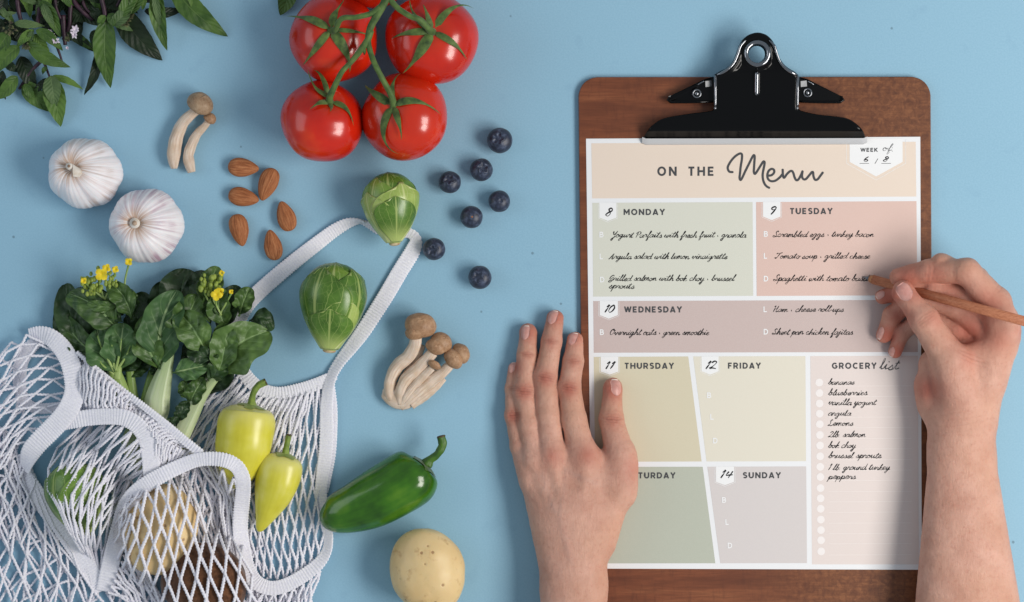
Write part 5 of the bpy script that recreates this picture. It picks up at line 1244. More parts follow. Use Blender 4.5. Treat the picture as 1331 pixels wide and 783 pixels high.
# ================================================================ the net bag
k = N('white_cotton')
f = k.noise(900, 3, .6); g = k.noise(40, 3)
k.set(base=k.mix(k.smooth(f, .3, .7), S(232, 230, 240), S(246, 244, 250)), rough=.85, spec=.15, sheen=.25); k.bump(f, .5, .0004)
k.sub(.3, (.5, .5, .55), .003)
M_COT = k.m
k = N('white_cotton_cord')
f = k.noise(1100, 2, .6)
k.set(base=k.mix(k.smooth(f, .3, .7), S(228, 226, 238), S(246, 244, 250)), rough=.85, spec=.12, sheen=.2); k.bump(f, .4, .0003); k.sub(.3, (.5, .5, .55), .003)
M_CORD = k.m
bag = thing('net_bag', 'white cotton net bag with thick ribbed rims, half filled with vegetables and greens', 'bag', (210, 560, 10))
CT.off = (0, 0)
DOMES = [(209, 690, 54, 64, 66), (266, 757, 60, 57, 64), (99, 648, 44, 58, 66), (190, 575, 60, 44, 44), (150, 500, 50, 40, 42), (306, 600, 24, 40, 52)]
def nz(x, y, lift=4.0):
    """how high the mesh lies where it is draped over the things in the bag"""
    z = 2.5
    for cx, cy, rx, ry, h in DOMES:
        ox, oy = comp(cx, cy, h * .6)
        r = ((x - cx) / rx) ** 2 + ((y - cy) / ry) ** 2
        if r < 1.9: z = max(z, h * math.sqrt(max(0, 1 - r * .62)) * (1 if r < 1 else max(0, 1.9 - r) / .9))
    return z + lift
def band(name, ctrl, thick=2.5, label=None, rib=3.8, par=None):
    """ribbed knitted tape; ctrl rows: x, y, z, width, tilt (radians)"""
    c = np.array(ctrl, float)
    L = np.linalg.norm(np.diff(c[:, :3], axis=0), axis=1).sum(); n = int(L / .85)
    q = catmull(c, n); Pp = q[:, :3].copy()
    for i, (x, y) in enumerate(Pp[:, :2].copy()):   # seat each point where it is seen
        o = comp(x, y, Pp[i, 2]); Pp[i, 0] += o[0]; Pp[i, 1] += o[1]
    T = np.gradient(Pp, axis=0); T /= np.linalg.norm(T, axis=1)[:, None] + 1e-9
    s = np.stack([T[:, 1], -T[:, 0], np.zeros(n)], 1); s /= np.linalg.norm(s, axis=1)[:, None] + 1e-9
    up = np.cross(s, T); up *= np.sign(up[:, 2:3] + 1e-9)
    ct, sn = np.cos(q[:, 4])[:, None], np.sin(q[:, 4])[:, None]
    A = s * ct + up * sn; Bn = -s * sn + up * ct
    al = np.concatenate([[0], np.cumsum(np.linalg.norm(np.diff(Pp, axis=0), axis=1))])
    rr = np.sin(al * 2 * PI / rib + 1.2 * np.sin(al * .11)) * (.75 + .35 * np.sin(al * .07 + 1))
    M = 26; V = []
    for j in range(M):
        a = j * 2 * PI / M; ca, sa = math.cos(a), math.sin(a)
        px_ = math.copysign(abs(ca) ** .55, ca); pz_ = math.copysign(abs(sa) ** .5, sa)
        ww = q[:, 3] / 2 * (1 + .0 * rr) + (.6 * rr if abs(px_) > .8 else 0)
        groove = 1 - .55 * math.exp(-((px_ - .42) / .07) ** 2) - .3 * math.exp(-((px_ + .55) / .07) ** 2)
        tt = thick / 2 * groove + .38 * rr * (abs(sa) > .2)
        V.append(Pp + A * (px_ * ww)[:, None] + Bn * (pz_ * tt)[:, None])
    V = np.stack(V, 1).reshape(-1, 3); V[:, 2] = np.maximum(V[:, 2], .4)
    F = [(i * M + j, i * M + (j + 1) % M, (i + 1) * M + (j + 1) % M, (i + 1) * M + j) for i in range(n - 1) for j in range(M)] + [tuple(range(M)), tuple(range((n - 1) * M, n * M))]
    return obj(name, (V, F), M_COT, par or bag, label=label, closed=True)
# handle loop across the sprout, then the outer edge down the side
band('handle', [(306, 425, 6, 20, 0), (317, 403, 6, 20, 0), (334, 382, 4, 20.5, .1), (379, 343, 3, 20, 0), (417, 313, 3, 18.5, .1), (436, 299, 3.5, 17, .2), (452, 290.5, 4.5, 15, .5), (465, 288, 5.5, 11, .9), (474, 289.5, 5, 7, 1.3)], label='long shoulder handle')
band('handle', [(470, 288.5, 3.2, 8, .9), (480, 293, 2.6, 9.5, .5), (495, 300, 2.4, 13, .2), (515, 304, 2.4, 14, .2), (531, 303, 2.6, 13, .1), (540, 311, 3.2, 15, -.1), (537, 325, 4, 20, 0), (520, 353, 4, 21, 0), (503, 382, 4, 21, 0), (486, 409, 4, 20.5, .1), (471, 432, 4, 20, .1), (456, 452, 4, 18.5, .3), (442, 470, 6, 17, .5), (432, 487, 8, 16, .5), (427, 504, 9, 16, .4), (424.5, 530, 8, 17, .2), (424.5, 560, 7, 18, .1), (423, 590, 7, 18, .05), (419.5, 615, 6, 17, 0), (417.5, 640, 5, 16, .1), (420, 664, 4, 15, .2), (424, 684, 5, 15, .3), (427, 700, 7, 14, .5), (424, 718, 9, 15, .5), (412, 735, 11, 17, .3), (392, 750, 11, 18, .1), (370, 761.5, 11, 18.5, 0), (350, 764.5, 12, 19, 0), (333, 757, 14, 19.5, .1), (322, 740, 15, 20, .2), (316, 715, 16, 20, .2), (312.5, 690, 18, 20, .2), (313.5, 665, 24, 20, .1), (316, 640, 40, 19.5, 0), (315.5, 622, 52, 19.5, -.1), (308, 607, 56, 19, -.1), (294, 599, 58, 18.5, 0), (275, 596.5, 54, 18, 0), (255, 598.5, 50, 18, 0), (235, 606, 48, 19, .1), (212, 617, 50, 20, .1), (190, 630, 48, 21, .1), (173, 645, 42, 22, .1), (162, 663, 36, 22.5, .1), (156, 685, 28, 22.5, 0), (149, 712, 20, 23, 0), (143.5, 735, 15, 23, 0), (139, 757, 12, 23.5, 0), (136.5, 769, 11, 23.5, 0)], label='rim running from the handle round the side opening')
band('rim', [(309, 462, 5, 17, 0), (314, 479, 5, 17.5, 0), (325, 495, 5, 18, 0), (342, 507.5, 5, 18, 0), (363, 511.5, 5, 17, 0), (388, 507, 5, 17, 0), (410, 500, 5, 16.5, 0), (428, 492, 5, 15, 0), (436, 488, 4, 12, 0)], label='narrow back rim')
band('rim', [(430, 500, 4, 10, 0), (433.5, 530, 4, 10, 0), (433.5, 560, 4, 10, 0), (431.5, 590, 4, 10, 0), (427, 615, 4, 10, 0), (423, 640, 3.5, 8, 0)])
band('rim', [(38, 434, 10, 14, .3), (52, 434, 16, 20, .2), (66, 439, 22, 23, .1), (80, 452, 26, 24.5, 0), (90, 469, 30, 25, 0), (95.5, 489, 32, 25.5, 0), (97, 508, 34, 26, 0), (92, 526, 36, 27, 0), (81, 543, 34, 27, 0), (66, 559, 30, 27, 0), (51, 574, 26, 26.5, 0), (40, 588, 22, 26, .1), (34.5, 602, 18, 22, .5), (34, 613, 14, 17, .9)], label='thick front rim folded back on itself')
band('rim', [(33, 606, 9, 16, .9), (35.5, 620, 9, 19, .4), (44, 635, 10, 21, .1), (55, 652, 10, 21.5, 0), (76, 682, 10, 21.5, 0), (100, 717, 10, 22, 0), (119, 744, 9, 22.5, 0), (131, 762, 9, 22.5, 0), (134, 768, 8, 20, 0)], label='shaded underside of the folded rim')
band('rim', [(84, 549, 30, 20, 0), (98, 546, 34, 21, 0), (116, 543, 37, 21, 0), (140, 541.5, 42, 21, 0), (160, 543, 46, 21.5, .1), (176, 551, 48, 22, .1), (187, 564, 48, 22, .1), (193.5, 580, 48, 22.5, 0), (196, 598, 47, 23, 0), (197, 618, 42, 22, 0)], label='inner rim crossing over the choy stalks')
band('rim', [(58, 438, 3, 14, 0), (40, 451, 3, 18, 0), (29, 468, 3, 18.5, 0), (25.5, 487, 3, 18, 0), (26, 505, 3, 17, 0), (31, 520, 3, 15, 0), (44, 530, 3, 14, 0), (62, 531, 3, 14, 0), (84, 528, 3, 13, 0)], label='back rim flat on the table')
band('rim', [(100, 458, 30, 5, .2), (128, 482, 38, 7, .2), (160, 508, 42, 8, .2), (190, 531, 46, 9, .2), (215, 551, 47, 10, .2), (240, 573, 47, 12, .2), (262, 590, 48, 11, .2)], thick=4)

CORD_V = []; CORD_F = []; NC = [0]
def cord(P_, r=1.8, seg=6, sd=0.0):
    P_ = np.asarray(P_, float)
    L = np.linalg.norm(np.diff(P_, axis=0), axis=1).sum()
    n = max(6, int(L / 1.35)); c = catmull(P_, n)
    T, Nn, Bb = frames(c)
    al = np.linspace(0, L, n); tw = al * 2 * PI / 4.6 + sd
    c = c + (Nn * np.sin(tw)[:, None] * .42 + Bb * np.cos(tw)[:, None] * .42) * (r / 1.9)
    a = np.arange(seg) * 2 * PI / seg
    rr = r * (1 + .17 * np.sin(al * 2 * PI / 3.1 + sd))
    V = c[:, None, :] + (rr[:, None] * np.cos(a))[..., None] * Bb[:, None, :] + (rr[:, None] * np.sin(a))[..., None] * Nn[:, None, :]
    b = NC[0]; CORD_V.append(V.reshape(-1, 3)); NC[0] += n * seg
    idx = np.arange(n - 1)[:, None] * seg + np.arange(seg)[None, :]; nx = np.arange(n - 1)[:, None] * seg + (np.arange(seg)[None, :] + 1) % seg
    CORD_F.append(np.stack([idx, nx, nx + seg, idx + seg], -1).reshape(-1, 4) + b)
def flush(label=None):
    V = np.vstack(CORD_V); V[:, 2] = np.maximum(V[:, 2], .5); F = np.vstack(CORD_F).tolist()
    CORD_V.clear(); CORD_F.clear(); NC[0] = 0
    return obj('netting', (V, F), M_CORD, bag, closed=False, kind='stuff', label=label)
def patch(rows, nu, nv, z=None, r=1.72, jit=2.4, seed=0, amp=.5, lift=4.0, power=1.0, drop=0.0):
    """knotted diamond mesh over a four-sided patch given as rows of points"""
    rows = [catmull(np.array(q, float), 33) for q in rows]
    A = np.array(rows)                                             # rows x 33 x 2
    cols = [catmull(A[:, j], 65) for j in range(33)]
    G_ = np.array(cols)                                            # 33 x 65 x 2 (u, v)
    def at(u, v):
        a = min(max(u, -.1), 1.1) * 32; b = min(max(v, 0), 1) * 64
        i = min(max(int(a), 0), 31); j = min(max(int(b), 0), 63); fa, fb = a - i, b - j
        return (G_[i, j] * (1 - fa) + G_[i + 1, j] * fa) * (1 - fb) + (G_[i, j + 1] * (1 - fa) + G_[i + 1, j + 1] * fa) * fb
    rr = random.Random(seed); J = {}
    def node(i2, j):
        kk = (i2, j)
        if kk not in J:
            u = i2 / 2 / nu; v = (j / nv) ** power
            p = at(u, v); e = 0 if j in (0,) else 1
            J[kk] = p + np.array([rr.uniform(-jit, jit), rr.uniform(-jit, jit)]) * e
        return J[kk]
    for fam in (0, 1):
        for i in range(nu + 1):
            if drop and rr.random() < drop: continue
            pts = []
            for j in range(nv + 1):
                i2 = 2 * i + ((j % 2) if fam == 0 else -(j % 2))
                if j and True:
                    p0 = node(2 * i + (((j - 1) % 2) if fam == 0 else -((j - 1) % 2)), j - 1); p1 = node(i2, j)
                    for t_ in (.13, .3, .7, .87):
                        w = {.13: .03, .3: .24, .7: .76, .87: .97}[t_]
                        sg = rr.uniform(-1, 1) * jit * .25
                        pts.append(p0 * (1 - w) + p1 * w + (0 if t_ != .3 else sg))
                pts.append(node(i2, j))
            pts = np.array(pts)
            zz = np.array([(nz(x, y, lift) if z is None else z) for x, y in pts]) + (1.5 if fam else -.3) * 1.0
            off = np.array([comp(x, y, q) for (x, y), q in zip(pts, zz)])
            cord(np.column_stack([pts + off, zz]), r * rr.uniform(.92, 1.08), sd=rr.uniform(0, 6))
# table-level back sheet
patch([[(302, 474), (316, 492), (338, 509), (362, 515), (392, 510), (421, 498)], [(262, 525), (285, 537), (312, 545), (350, 558), (385, 562), (422, 560)], [(228, 578), (258, 595), (292, 612), (340, 625), (382, 625), (418, 625)], [(235, 640), (272, 662), (310, 676), (345, 685), (380, 690), (416, 690)], [(255, 705), (290, 724), (322, 740), (348, 752), (380, 755), (414, 738)]], 17, 9, z=3.4, r=1.75, jit=1.3, seed=1, power=.8)
patch([[(300, 480), (312, 497), (334, 514), (355, 518), (375, 518), (400, 510)], [(255, 528), (280, 545), (305, 555), (335, 570), (350, 580), (380, 575)], [(222, 572), (248, 600), (280, 620), (310, 640), (330, 640), (360, 640)]], 15, 5, z=5.4, r=1.7, jit=1.8, seed=11)
patch([[(-20, 600), (60, 640), (120, 600), (200, 600), (290, 610), (335, 640)], [(-20, 700), (60, 700), (130, 700), (200, 700), (280, 690), (330, 700)], [(-20, 810), (60, 810), (130, 810), (200, 810), (280, 810), (345, 810)]], 12, 8, z=2.6, r=1.65, jit=3.0, seed=2)
flush('back layer of the mesh on the table')
# left window and lower left
patch([[(-30, 505), (-30, 530), (-30, 555), (-30, 580), (-30, 610), (-30, 640)], [(5, 470), (10, 490), (12, 510), (12, 530), (10, 560), (5, 600)], [(38, 442), (55, 462), (62, 482), (62, 505), (52, 530), (30, 568)], [(60, 446), (80, 462), (88, 482), (90, 505), (78, 535), (52, 572)]], 8, 6, z=16, jit=2.2, seed=3)
patch([[(-30, 470), (-30, 530), (-30, 580), (-30, 640)], [(6, 462), (16, 520), (14, 560), (8, 620)], [(30, 452), (26, 500), (34, 540), (28, 590)]], 5, 4, z=8, jit=3.5, seed=31)
patch([[(-20, 540), (5, 560), (25, 580), (38, 600), (44, 616)], [(-20, 605), (10, 622), (33, 640), (52, 655), (62, 668)], [(-20, 672), (15, 682), (45, 692), (72, 702), (92, 716)], [(-20, 742), (20, 748), (55, 752), (90, 757), (122, 766)], [(-20, 815), (20, 818), (60, 818), (95, 818), (130, 820)]], 6, 8, z=9, jit=2.5, seed=4)
patch([[(-20, 560), (10, 590), (30, 610), (60, 650), (84, 690), (120, 745)], [(-25, 640), (0, 660), (25, 680), (50, 710), (70, 740), (110, 790)], [(-30, 720), (-10, 740), (10, 760), (30, 780), (50, 800), (80, 830)]], 6, 5, z=5.5, jit=5, seed=5, drop=.2)
patch([[(-20, 590), (10, 596), (36, 604)], [(-20, 640), (10, 650), (40, 650)], [(-20, 690), (10, 700), (38, 702)]], 3, 5, z=12, jit=4.5, seed=51)
flush('mesh at the lower left of the bag')
# mesh gathered over the choy stalks
patch([[(101, 458), (130, 484), (160, 510), (190, 533), (215, 553), (246, 580)], [(101, 498), (118, 508), (140, 518), (165, 528), (190, 545), (222, 575)], [(99, 540), (114, 537), (138, 534), (164, 536), (188, 550), (212, 592)]], 27, 4, jit=1.6, seed=6, lift=6)
patch([[(106, 462), (140, 492), (175, 520), (205, 545), (235, 568), (262, 590)], [(108, 500), (130, 512), (155, 522), (180, 536), (210, 560), (240, 592)], [(100, 536), (120, 536), (145, 532), (170, 538), (196, 560), (222, 606)]], 20, 3, jit=2.0, seed=61, lift=3)
patch([[(205, 560), (220, 575), (240, 585), (262, 590)], [(204, 585), (215, 592), (230, 598), (250, 600)], [(202, 615), (208, 612), (218, 608), (232, 604)]], 12, 3, jit=1.5, seed=62, lift=5)
# window behind the inner rim, over the dark sprout
patch([[(108, 552), (135, 551), (160, 554), (177, 566), (188, 588), (192, 622)], [(78, 585), (100, 590), (122, 598), (142, 615), (157, 635), (168, 652)], [(62, 622), (80, 636), (98, 648), (118, 662), (137, 674), (152, 690)], [(74, 660), (86, 675), (100, 688), (115, 700), (130, 710), (146, 716)], [(102, 712), (109, 720), (117, 728), (124, 736), (131, 744), (139, 750)]], 10, 6, jit=1.5, seed=7, power=.85)
patch([[(120, 551), (150, 552), (176, 562), (190, 592), (194, 625)], [(90, 600), (112, 610), (135, 622), (152, 640), (165, 655)], [(68, 650), (90, 660), (112, 672), (135, 680), (155, 690)]], 7, 4, jit=2.0, seed=71, lift=2, r=1.7)
flush('mesh gathered over the choy stalks')
# front opening over the potato and the kiwi
patch([[(170, 668), (188, 640), (213, 626), (248, 607), (280, 606), (304, 621)], [(164, 700), (184, 688), (213, 682), (248, 672), (281, 667), (308, 670)], [(156, 742), (186, 738), (217, 730), (250, 724), (283, 719), (312, 714)], [(150, 790), (186, 790), (220, 786), (253, 782), (290, 775), (324, 764)], [(146, 835), (186, 838), (222, 838), (256, 838), (295, 834), (335, 822)]], 9, 8, jit=1.7, seed=8, lift=3, r=2.0)
patch([[(258, 602), (275, 602), (292, 606), (308, 620)], [(285, 640), (293, 645), (300, 652), (306, 660)], [(290, 690), (298, 695), (304, 700), (310, 705)], [(300, 740), (306, 742), (312, 745), (318, 750)]], 5, 6, z=14, jit=2, seed=81)
patch([[(140, 770), (152, 745), (160, 722), (164, 695)], [(162, 780), (175, 765), (182, 755), (186, 740)], [(165, 810), (190, 800), (205, 795), (220, 790)]], 9, 4, z=16, jit=3, seed=82)
# below the side opening
patch([[(322, 752), (345, 770), (367, 770), (392, 760), (416, 742)], [(318, 785), (345, 795), (367, 795), (390, 788), (406, 770)], [(318, 825), (345, 830), (367, 830), (390, 826), (402, 815)]], 8, 4, z=9, jit=1.8, seed=9)
patch([[(330, 762), (350, 772), (370, 770), (395, 760)], [(320, 800), (345, 805), (370, 805), (388, 800)], [(310, 835), (340, 835), (365, 835), (385, 835)]], 9, 3, z=4.5, jit=3, seed=91)
flush('front mesh over the potato and kiwi')
# ================================================================ hands
k = N('skin')
f1 = k.noise(55, 4, .6); f2 = k.noise(380, 4, .7); f3 = k.noise(16, 2)
bl_ = k.attr('blush')
c = k.ramp(f1, [(.3, S(198, 146, 126)), (.7, S(220, 172, 152))])
c = k.mix(k.smooth(f3, .4, .7, 0, .35), c, S(206, 154, 122))
c = k.mix(k.smooth(f2, .5, .72, 0, .35), c, S(184, 116, 98))
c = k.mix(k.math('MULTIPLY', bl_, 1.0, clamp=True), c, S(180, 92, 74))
c = k.mix(k.math('MULTIPLY', k.attr('line'), .8, clamp=True), c, S(150, 86, 70))  # crease shade put into the skin colour, over the carved wrinkles
c = k.mix(k.math('MULTIPLY', k.attr('vein'), .12, clamp=True), c, S(160, 140, 140))
k.set(base=c, rough=k.math('MULTIPLY_ADD', f2, .2, .38), spec=.4); k.sub(.12, (1.0, .35, .2), .003)
cr = k.vor(1300, 'DISTANCE_TO_EDGE'); st_ = k.noise(1, 4, .6, st=(900, 240, 500))
h = k.math('ADD', k.math('MULTIPLY', k.smooth(cr, 0, .1), .25), k.math('MULTIPLY', st_, .8))
k.bump(h, .7, .0006)
M_SKIN = k.m
k = N('fingernail'); k.set(base=k.ramp(k.noise(200, 3), [(.3, S(196, 138, 128)), (.7, S(216, 164, 152))]), rough=.36, spec=.4, coat=.1, coatr=.3); k.sub(.15, (.8, .3, .2), .002)
M_NAIL = k.m
M_NTIP = mat_plain('fingernail_edge', S(232, 214, 202), rough=.35)

def Pz(x, y, z):
    o = comp(x, y, z); return (x + o[0], y + o[1], z)
def tendon(D, s, pts, r, k_=3.0):
    for a, b in zip(pts[:-1], pts[1:]): s.cone(a, b, r, r, k_, 1.0, D)
def creases(V, N_, lst):
    """lst rows: centre, direction along the finger, half width, depth, count, spacing"""
    for c, d, w, dep, cnt, sp in lst:
        d = np.array(d, float); d /= np.linalg.norm(d); s = np.cross([0, 0, 1.0], d)
        q = V - np.array(c); al = q @ d; ac = q @ s
        m = (np.abs(ac) < w * 1.6) & (N_[:, 2] > -.1) & (np.abs(al) < cnt * sp) & (np.abs(q[:, 2]) < 26)
        f = np.zeros(len(V))
        for i in range(cnt):
            o = (i - (cnt - 1) / 2) * sp
            bow = .05 * ac * ac / w * (1 if o > 0 else -1)
            f += np.exp(-((al - o + bow + .3 * np.sin(ac * .5 + i * 2)) / 1.05) ** 2) * (1 - .35 * abs(i - (cnt - 1) / 2))
        f *= np.exp(-(ac / w) ** 4)
        V[m] -= N_[m] * (1.5 * dep * f[m])[:, None]
        LINE[m] = np.maximum(LINE[m], np.clip(f[m], 0, 1) * dep)
def blush(V, pts):
    b = np.zeros(len(V))
    for x, y, r, a in pts:
        b = np.maximum(b, a * np.exp(-(((V[:, 0] - x) ** 2 + (V[:, 1] - y) ** 2) / r ** 2)))
    return b
def nail(V, Q, par, c, d, n, w, L, free=.16):
    """a nail plate lying on the skin: c centre, d towards the fingertip, n outwards"""
    bv = BVHTree.FromPolygons([Vector(v) for v in V], [tuple(int(i) for i in q) for q in Q])
    d = np.array(d, float); d /= np.linalg.norm(d); n = np.array(n, float); n -= d * (n @ d); n /= np.linalg.norm(n); s = np.cross(n, d)
    c = np.array(c, float)
    nu, nv = 16, 14; Vt = []; 
    for i in range(nu + 1):
        u = (i / nu - .5) * 2
        for j in range(nv + 1):
            v = (j / nv - .5) * 2
            hw = w / 2 * (1 - .5 * max(0, -u - .3) ** 2 * 2.0) * (math.sqrt(max(0, 1 - max(0, (u - .55) / .5) ** 2)) * .9 + .1)
            hw *= math.sqrt(max(0.02, 1 - max(0, (-u - .6) / .42) ** 2))
            q = c + d * u * L / 2 + s * v * hw
            h = bv.ray_cast(Vector(q + n * 22), Vector(-n))
            hit = np.array(h[0]) if h[0] is not None and h[3] < 40 else q
            Vt.append(hit + n * (.75 * (1 - abs(v) ** 4) + .15) )
    Vt = np.array(Vt); m = nv + 1
    # keep the plate evenly curved: smooth across
    G2 = Vt.reshape(nu + 1, m, 3)
    for _ in range(3): G2[1:-1] = (G2[:-2] + 2 * G2[1:-1] + G2[2:]) / 4
    Vt = G2.reshape(-1, 3)
    F = [(i * m + j, i * m + j + 1, (i + 1) * m + j + 1, (i + 1) * m + j) for i in range(nu) for j in range(nv)]
    fm = [1 if i >= nu * (1 - free / 2) else 0 for i in range(nu) for j in range(nv)]
    low = Vt - n * 1.6; nn = len(Vt)
    bd = list(range(m)) + [r * m + nv for r in range(1, nu + 1)] + [nu * m + j for j in range(nv - 1, -1, -1)] + [r * m for r in range(nu - 1, 0, -1)]
    F2 = [(bd[j], bd[(j + 1) % len(bd)], bd[(j + 1) % len(bd)] + nn, bd[j] + nn) for j in range(len(bd))]
    return obj('fingernail', (np.vstack([Vt, low]), F + F2), M_NAIL, par, closed=False, mats=[M_NTIP], fm=fm + [0] * len(F2))

# ---------------------------------------------------------------- resting hand
CT.off = (0, 0)
s = SDF((640, 395, -4), (850, 900, 92), 1.25)
def finger(s, joints, rads, D, k_=4.0, zs=1.0):
    J = [Pz(*j) for j in joints]
    for a, b, ra, rb in zip(J[:-1], J[1:], rads[:-1], rads[1:]): s.cone(a, b, ra, rb, k_, zs, D)
    return J
new = lambda s: np.full(s.n, 24.0, np.float32)
Dp = new(s)
fl = {}
# distal to proximal
Df = new(s); fl['little'] = finger(s, [(668.5, 479, 8.5), (666.5, 505, 10), (668, 540, 14), (676, 580, 19), (690, 625, 26)], [8.2, 9.8, 11.6, 12.8, 14.5], Df)
s.ell(Pz(667, 541, 16.5), (9.5, 10, 8), 4, 0, Df); D_all = Df
Df = new(s); fl['ring'] = finger(s, [(687, 434, 10.5), (685, 461, 13), (681.5, 509, 19), (688, 552, 23), (696, 600, 28)], [11.3, 12.9, 14.3, 15, 16], Df)
s.ell(Pz(681, 509, 22), (13.5, 13, 10), 4, 0, Df); s.ell(Pz(686, 430, 10), (9.5, 9, 8), 5, 0, Df); D_all = np.minimum(D_all, Df) if True else 0
Df = new(s); fl['middle'] = finger(s, [(721.5, 414, 11), (717, 444, 14), (709, 491, 21), (712, 540, 26), (718, 598, 32)], [11.2, 13.3, 14.9, 15.8, 17.5], Df)
s.ell(Pz(708, 491, 25), (14, 14, 10), 4, 0, Df)
def smin(a, b, k_):
    h = np.clip(.5 + .5 * (b - a) / k_, 0, 1); return b * (1 - h) + a * h - k_ * h * (1 - h)
D_all = smin(D_all, Df, 1.2)
Df = new(s); fl['index'] = finger(s, [(747.5, 442, 13), (745, 470, 16), (740, 504, 23), (746, 546, 28), (759, 600, 34)], [10.6, 13.4, 14.7, 16.4, 18.5], Df)
s.ell(Pz(738, 505, 27), (13.6, 13, 9), 4, 0, Df)
D_all = smin(D_all, Df, 1.2)
Df = new(s); fl['thumb'] = finger(s, [(796.5, 508, 20), (794.5, 545, 23), (806, 592, 27), (806, 640, 28)], [12.0, 15.2, 19.5, 22], Df, 6)
s.ell(Pz(796.5, 503, 19.5), (11.5, 12, 9), 5, 0, Df)
s.cone(Pz(806, 592, 27), Pz(814, 606, 27), 18, 15, 8, 1, Df)
D_all = smin(D_all, Df, 3)
# palm and wrist
for a, b, ra, rb, zs in (((696, 600, 24), (724, 690, 30), 20, 26, .9), ((718, 598, 28), (740, 690, 31), 24, 30, .9), ((760, 602, 29), (762, 690, 31), 26, 32, .9), ((800, 625, 26), (770, 700, 30), 25, 32, .85), ((696, 600, 22), (800, 625, 26), 20, 22, .9), ((744, 670, 32), (746, 760, 34), 45, 41, .72), ((746, 760, 34), (744, 905, 38), 41, 47, .78), ((706, 640, 24), (728, 720, 30), 24, 28, .85)):
    s.cone(Pz(*a), Pz(*b), ra, rb, 12, zs, Dp)
for x, y, z, r in ((717, 592, 41, 10), (763, 590, 42, 10.5), (692, 596, 34, 8), (686, 622, 30, 7)): s.ell(Pz(x, y, z), (r, r * 1.25, 8), 9, 0, Dp)
for pts in ([(717, 596, 45.5), (728, 640, 50), (738, 690, 53)], [(763, 594, 46), (758, 640, 51.5), (750, 690, 54)], [(692, 600, 38), (708, 640, 45), (722, 680, 50)]):
    tendon(Dp, s, [Pz(*q) for q in pts], 3.6, 7)
VEINS = [[(736, 612, 52.0), (733, 640, 52.6), (728, 668, 53.2), (734, 700, 55)], [(774, 628, 49.4), (758, 622, 51.6), (737, 612, 51.6)], [(706, 616, 44), (712, 640, 48.4), (722, 664, 51.6)], [(734, 700, 55), (742, 730, 57)]]
D = smin(D_all, Dp, 9)
D = np.maximum(D, -(s.lo[2] + s.vox * np.arange(s.n[2]) - .6)[None, None, :].astype(np.float32))
V, Q = s.mesh(0.0, D, relax=2)
# rest on the board where it lies over it
Nn = vnormals(V, Q)
if Nn[np.argmax(V[:, 2])][2] < 0: Q = Q[:, ::-1]; Nn = -Nn
cl_ = []
for nme, j, w in (('little', 2, 9), ('ring', 2, 12), ('middle', 2, 12.5), ('index', 2, 12)):
    J = fl[nme]; d = np.array(J[1]) - np.array(J[2]); cl_.append((np.array(J[2]) + [0, 0, w], d, w * .85, .95, 5, 3.3))
    d2 = np.array(J[0]) - np.array(J[1]); cl_.append((np.array(J[1]) + [0, 0, w * .8], d2, w * .75, .6, 3, 2.6))
J = fl['thumb']; cl_.append((np.array(J[1]) + [0, 0, 12], np.array(J[0]) - np.array(J[1]), 12, .9, 5, 3.4))
LINE = np.zeros(len(V))
creases(V, Nn, cl_)
for i in range(len(V)):
    x, y, z = V[i]
    V[i] += Nn[i] * (.35 * ns(x, y, z, .13) + .22 * ns(x, y, z, .42))
LINE *= 1.0
b = blush(V, [(721, 410, 15, .9), (686, 432, 14, .8), (747, 438, 14, .7), (796, 505, 17, .9), (668, 476, 12, .8), (681, 509, 12, .75), (708, 491, 12, .75), (738, 505, 12, .8), (667, 540, 10, .75), (717, 590, 13, .5), (763, 588, 15, .55), (795, 545, 13, .5), (822, 606, 16, .45), (684, 461, 8, .45), (715, 444, 9, .5), (744, 470, 9, .5)])
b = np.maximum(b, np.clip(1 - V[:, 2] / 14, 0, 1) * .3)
vn = np.zeros(len(V))
for pts in VEINS:
    c_ = catmull([Pz(*q) for q in pts], 30)
    for q in c_: vn = np.maximum(vn, np.exp(-((V[:, 0] - q[0]) ** 2 + (V[:, 1] - q[1]) ** 2) / 16) * (V[:, 2] > 30))
V += Nn * (vn * .55)[:, None]
hnd = thing('person_hand', 'hand lying palm down with straight fingers along the clipboard edge, thumb over the Thursday panel', 'hand', (745, 620, 20), 'hands of the person writing')
CT.off = (0, 0)
obj('hand_and_forearm', (V, Q.tolist()), M_SKIN, hnd, attr={'blush': b, 'vein': vn, 'line': LINE}, closed=False)
nail(V, Q, hnd, Pz(682.5, 432.5, 20), (.08, -1, -.12), (-.62, 0, 1), 11.5, 19)
nail(V, Q, hnd, Pz(717, 412, 22), (.22, -1, -.12), (-.62, 0, 1), 12.5, 19)
nail(V, Q, hnd, Pz(742.5, 440, 24), (.2, -1, -.12), (-.7, 0, .9), 11, 17)
nail(V, Q, hnd, Pz(664.8, 478, 15), (.05, -1, -.12), (-.85, 0, .8), 8.5, 14)
nail(V, Q, hnd, Pz(800.5, 504, 28), (.05, -1, -.12), (.5, 0, 1), 14, 22)

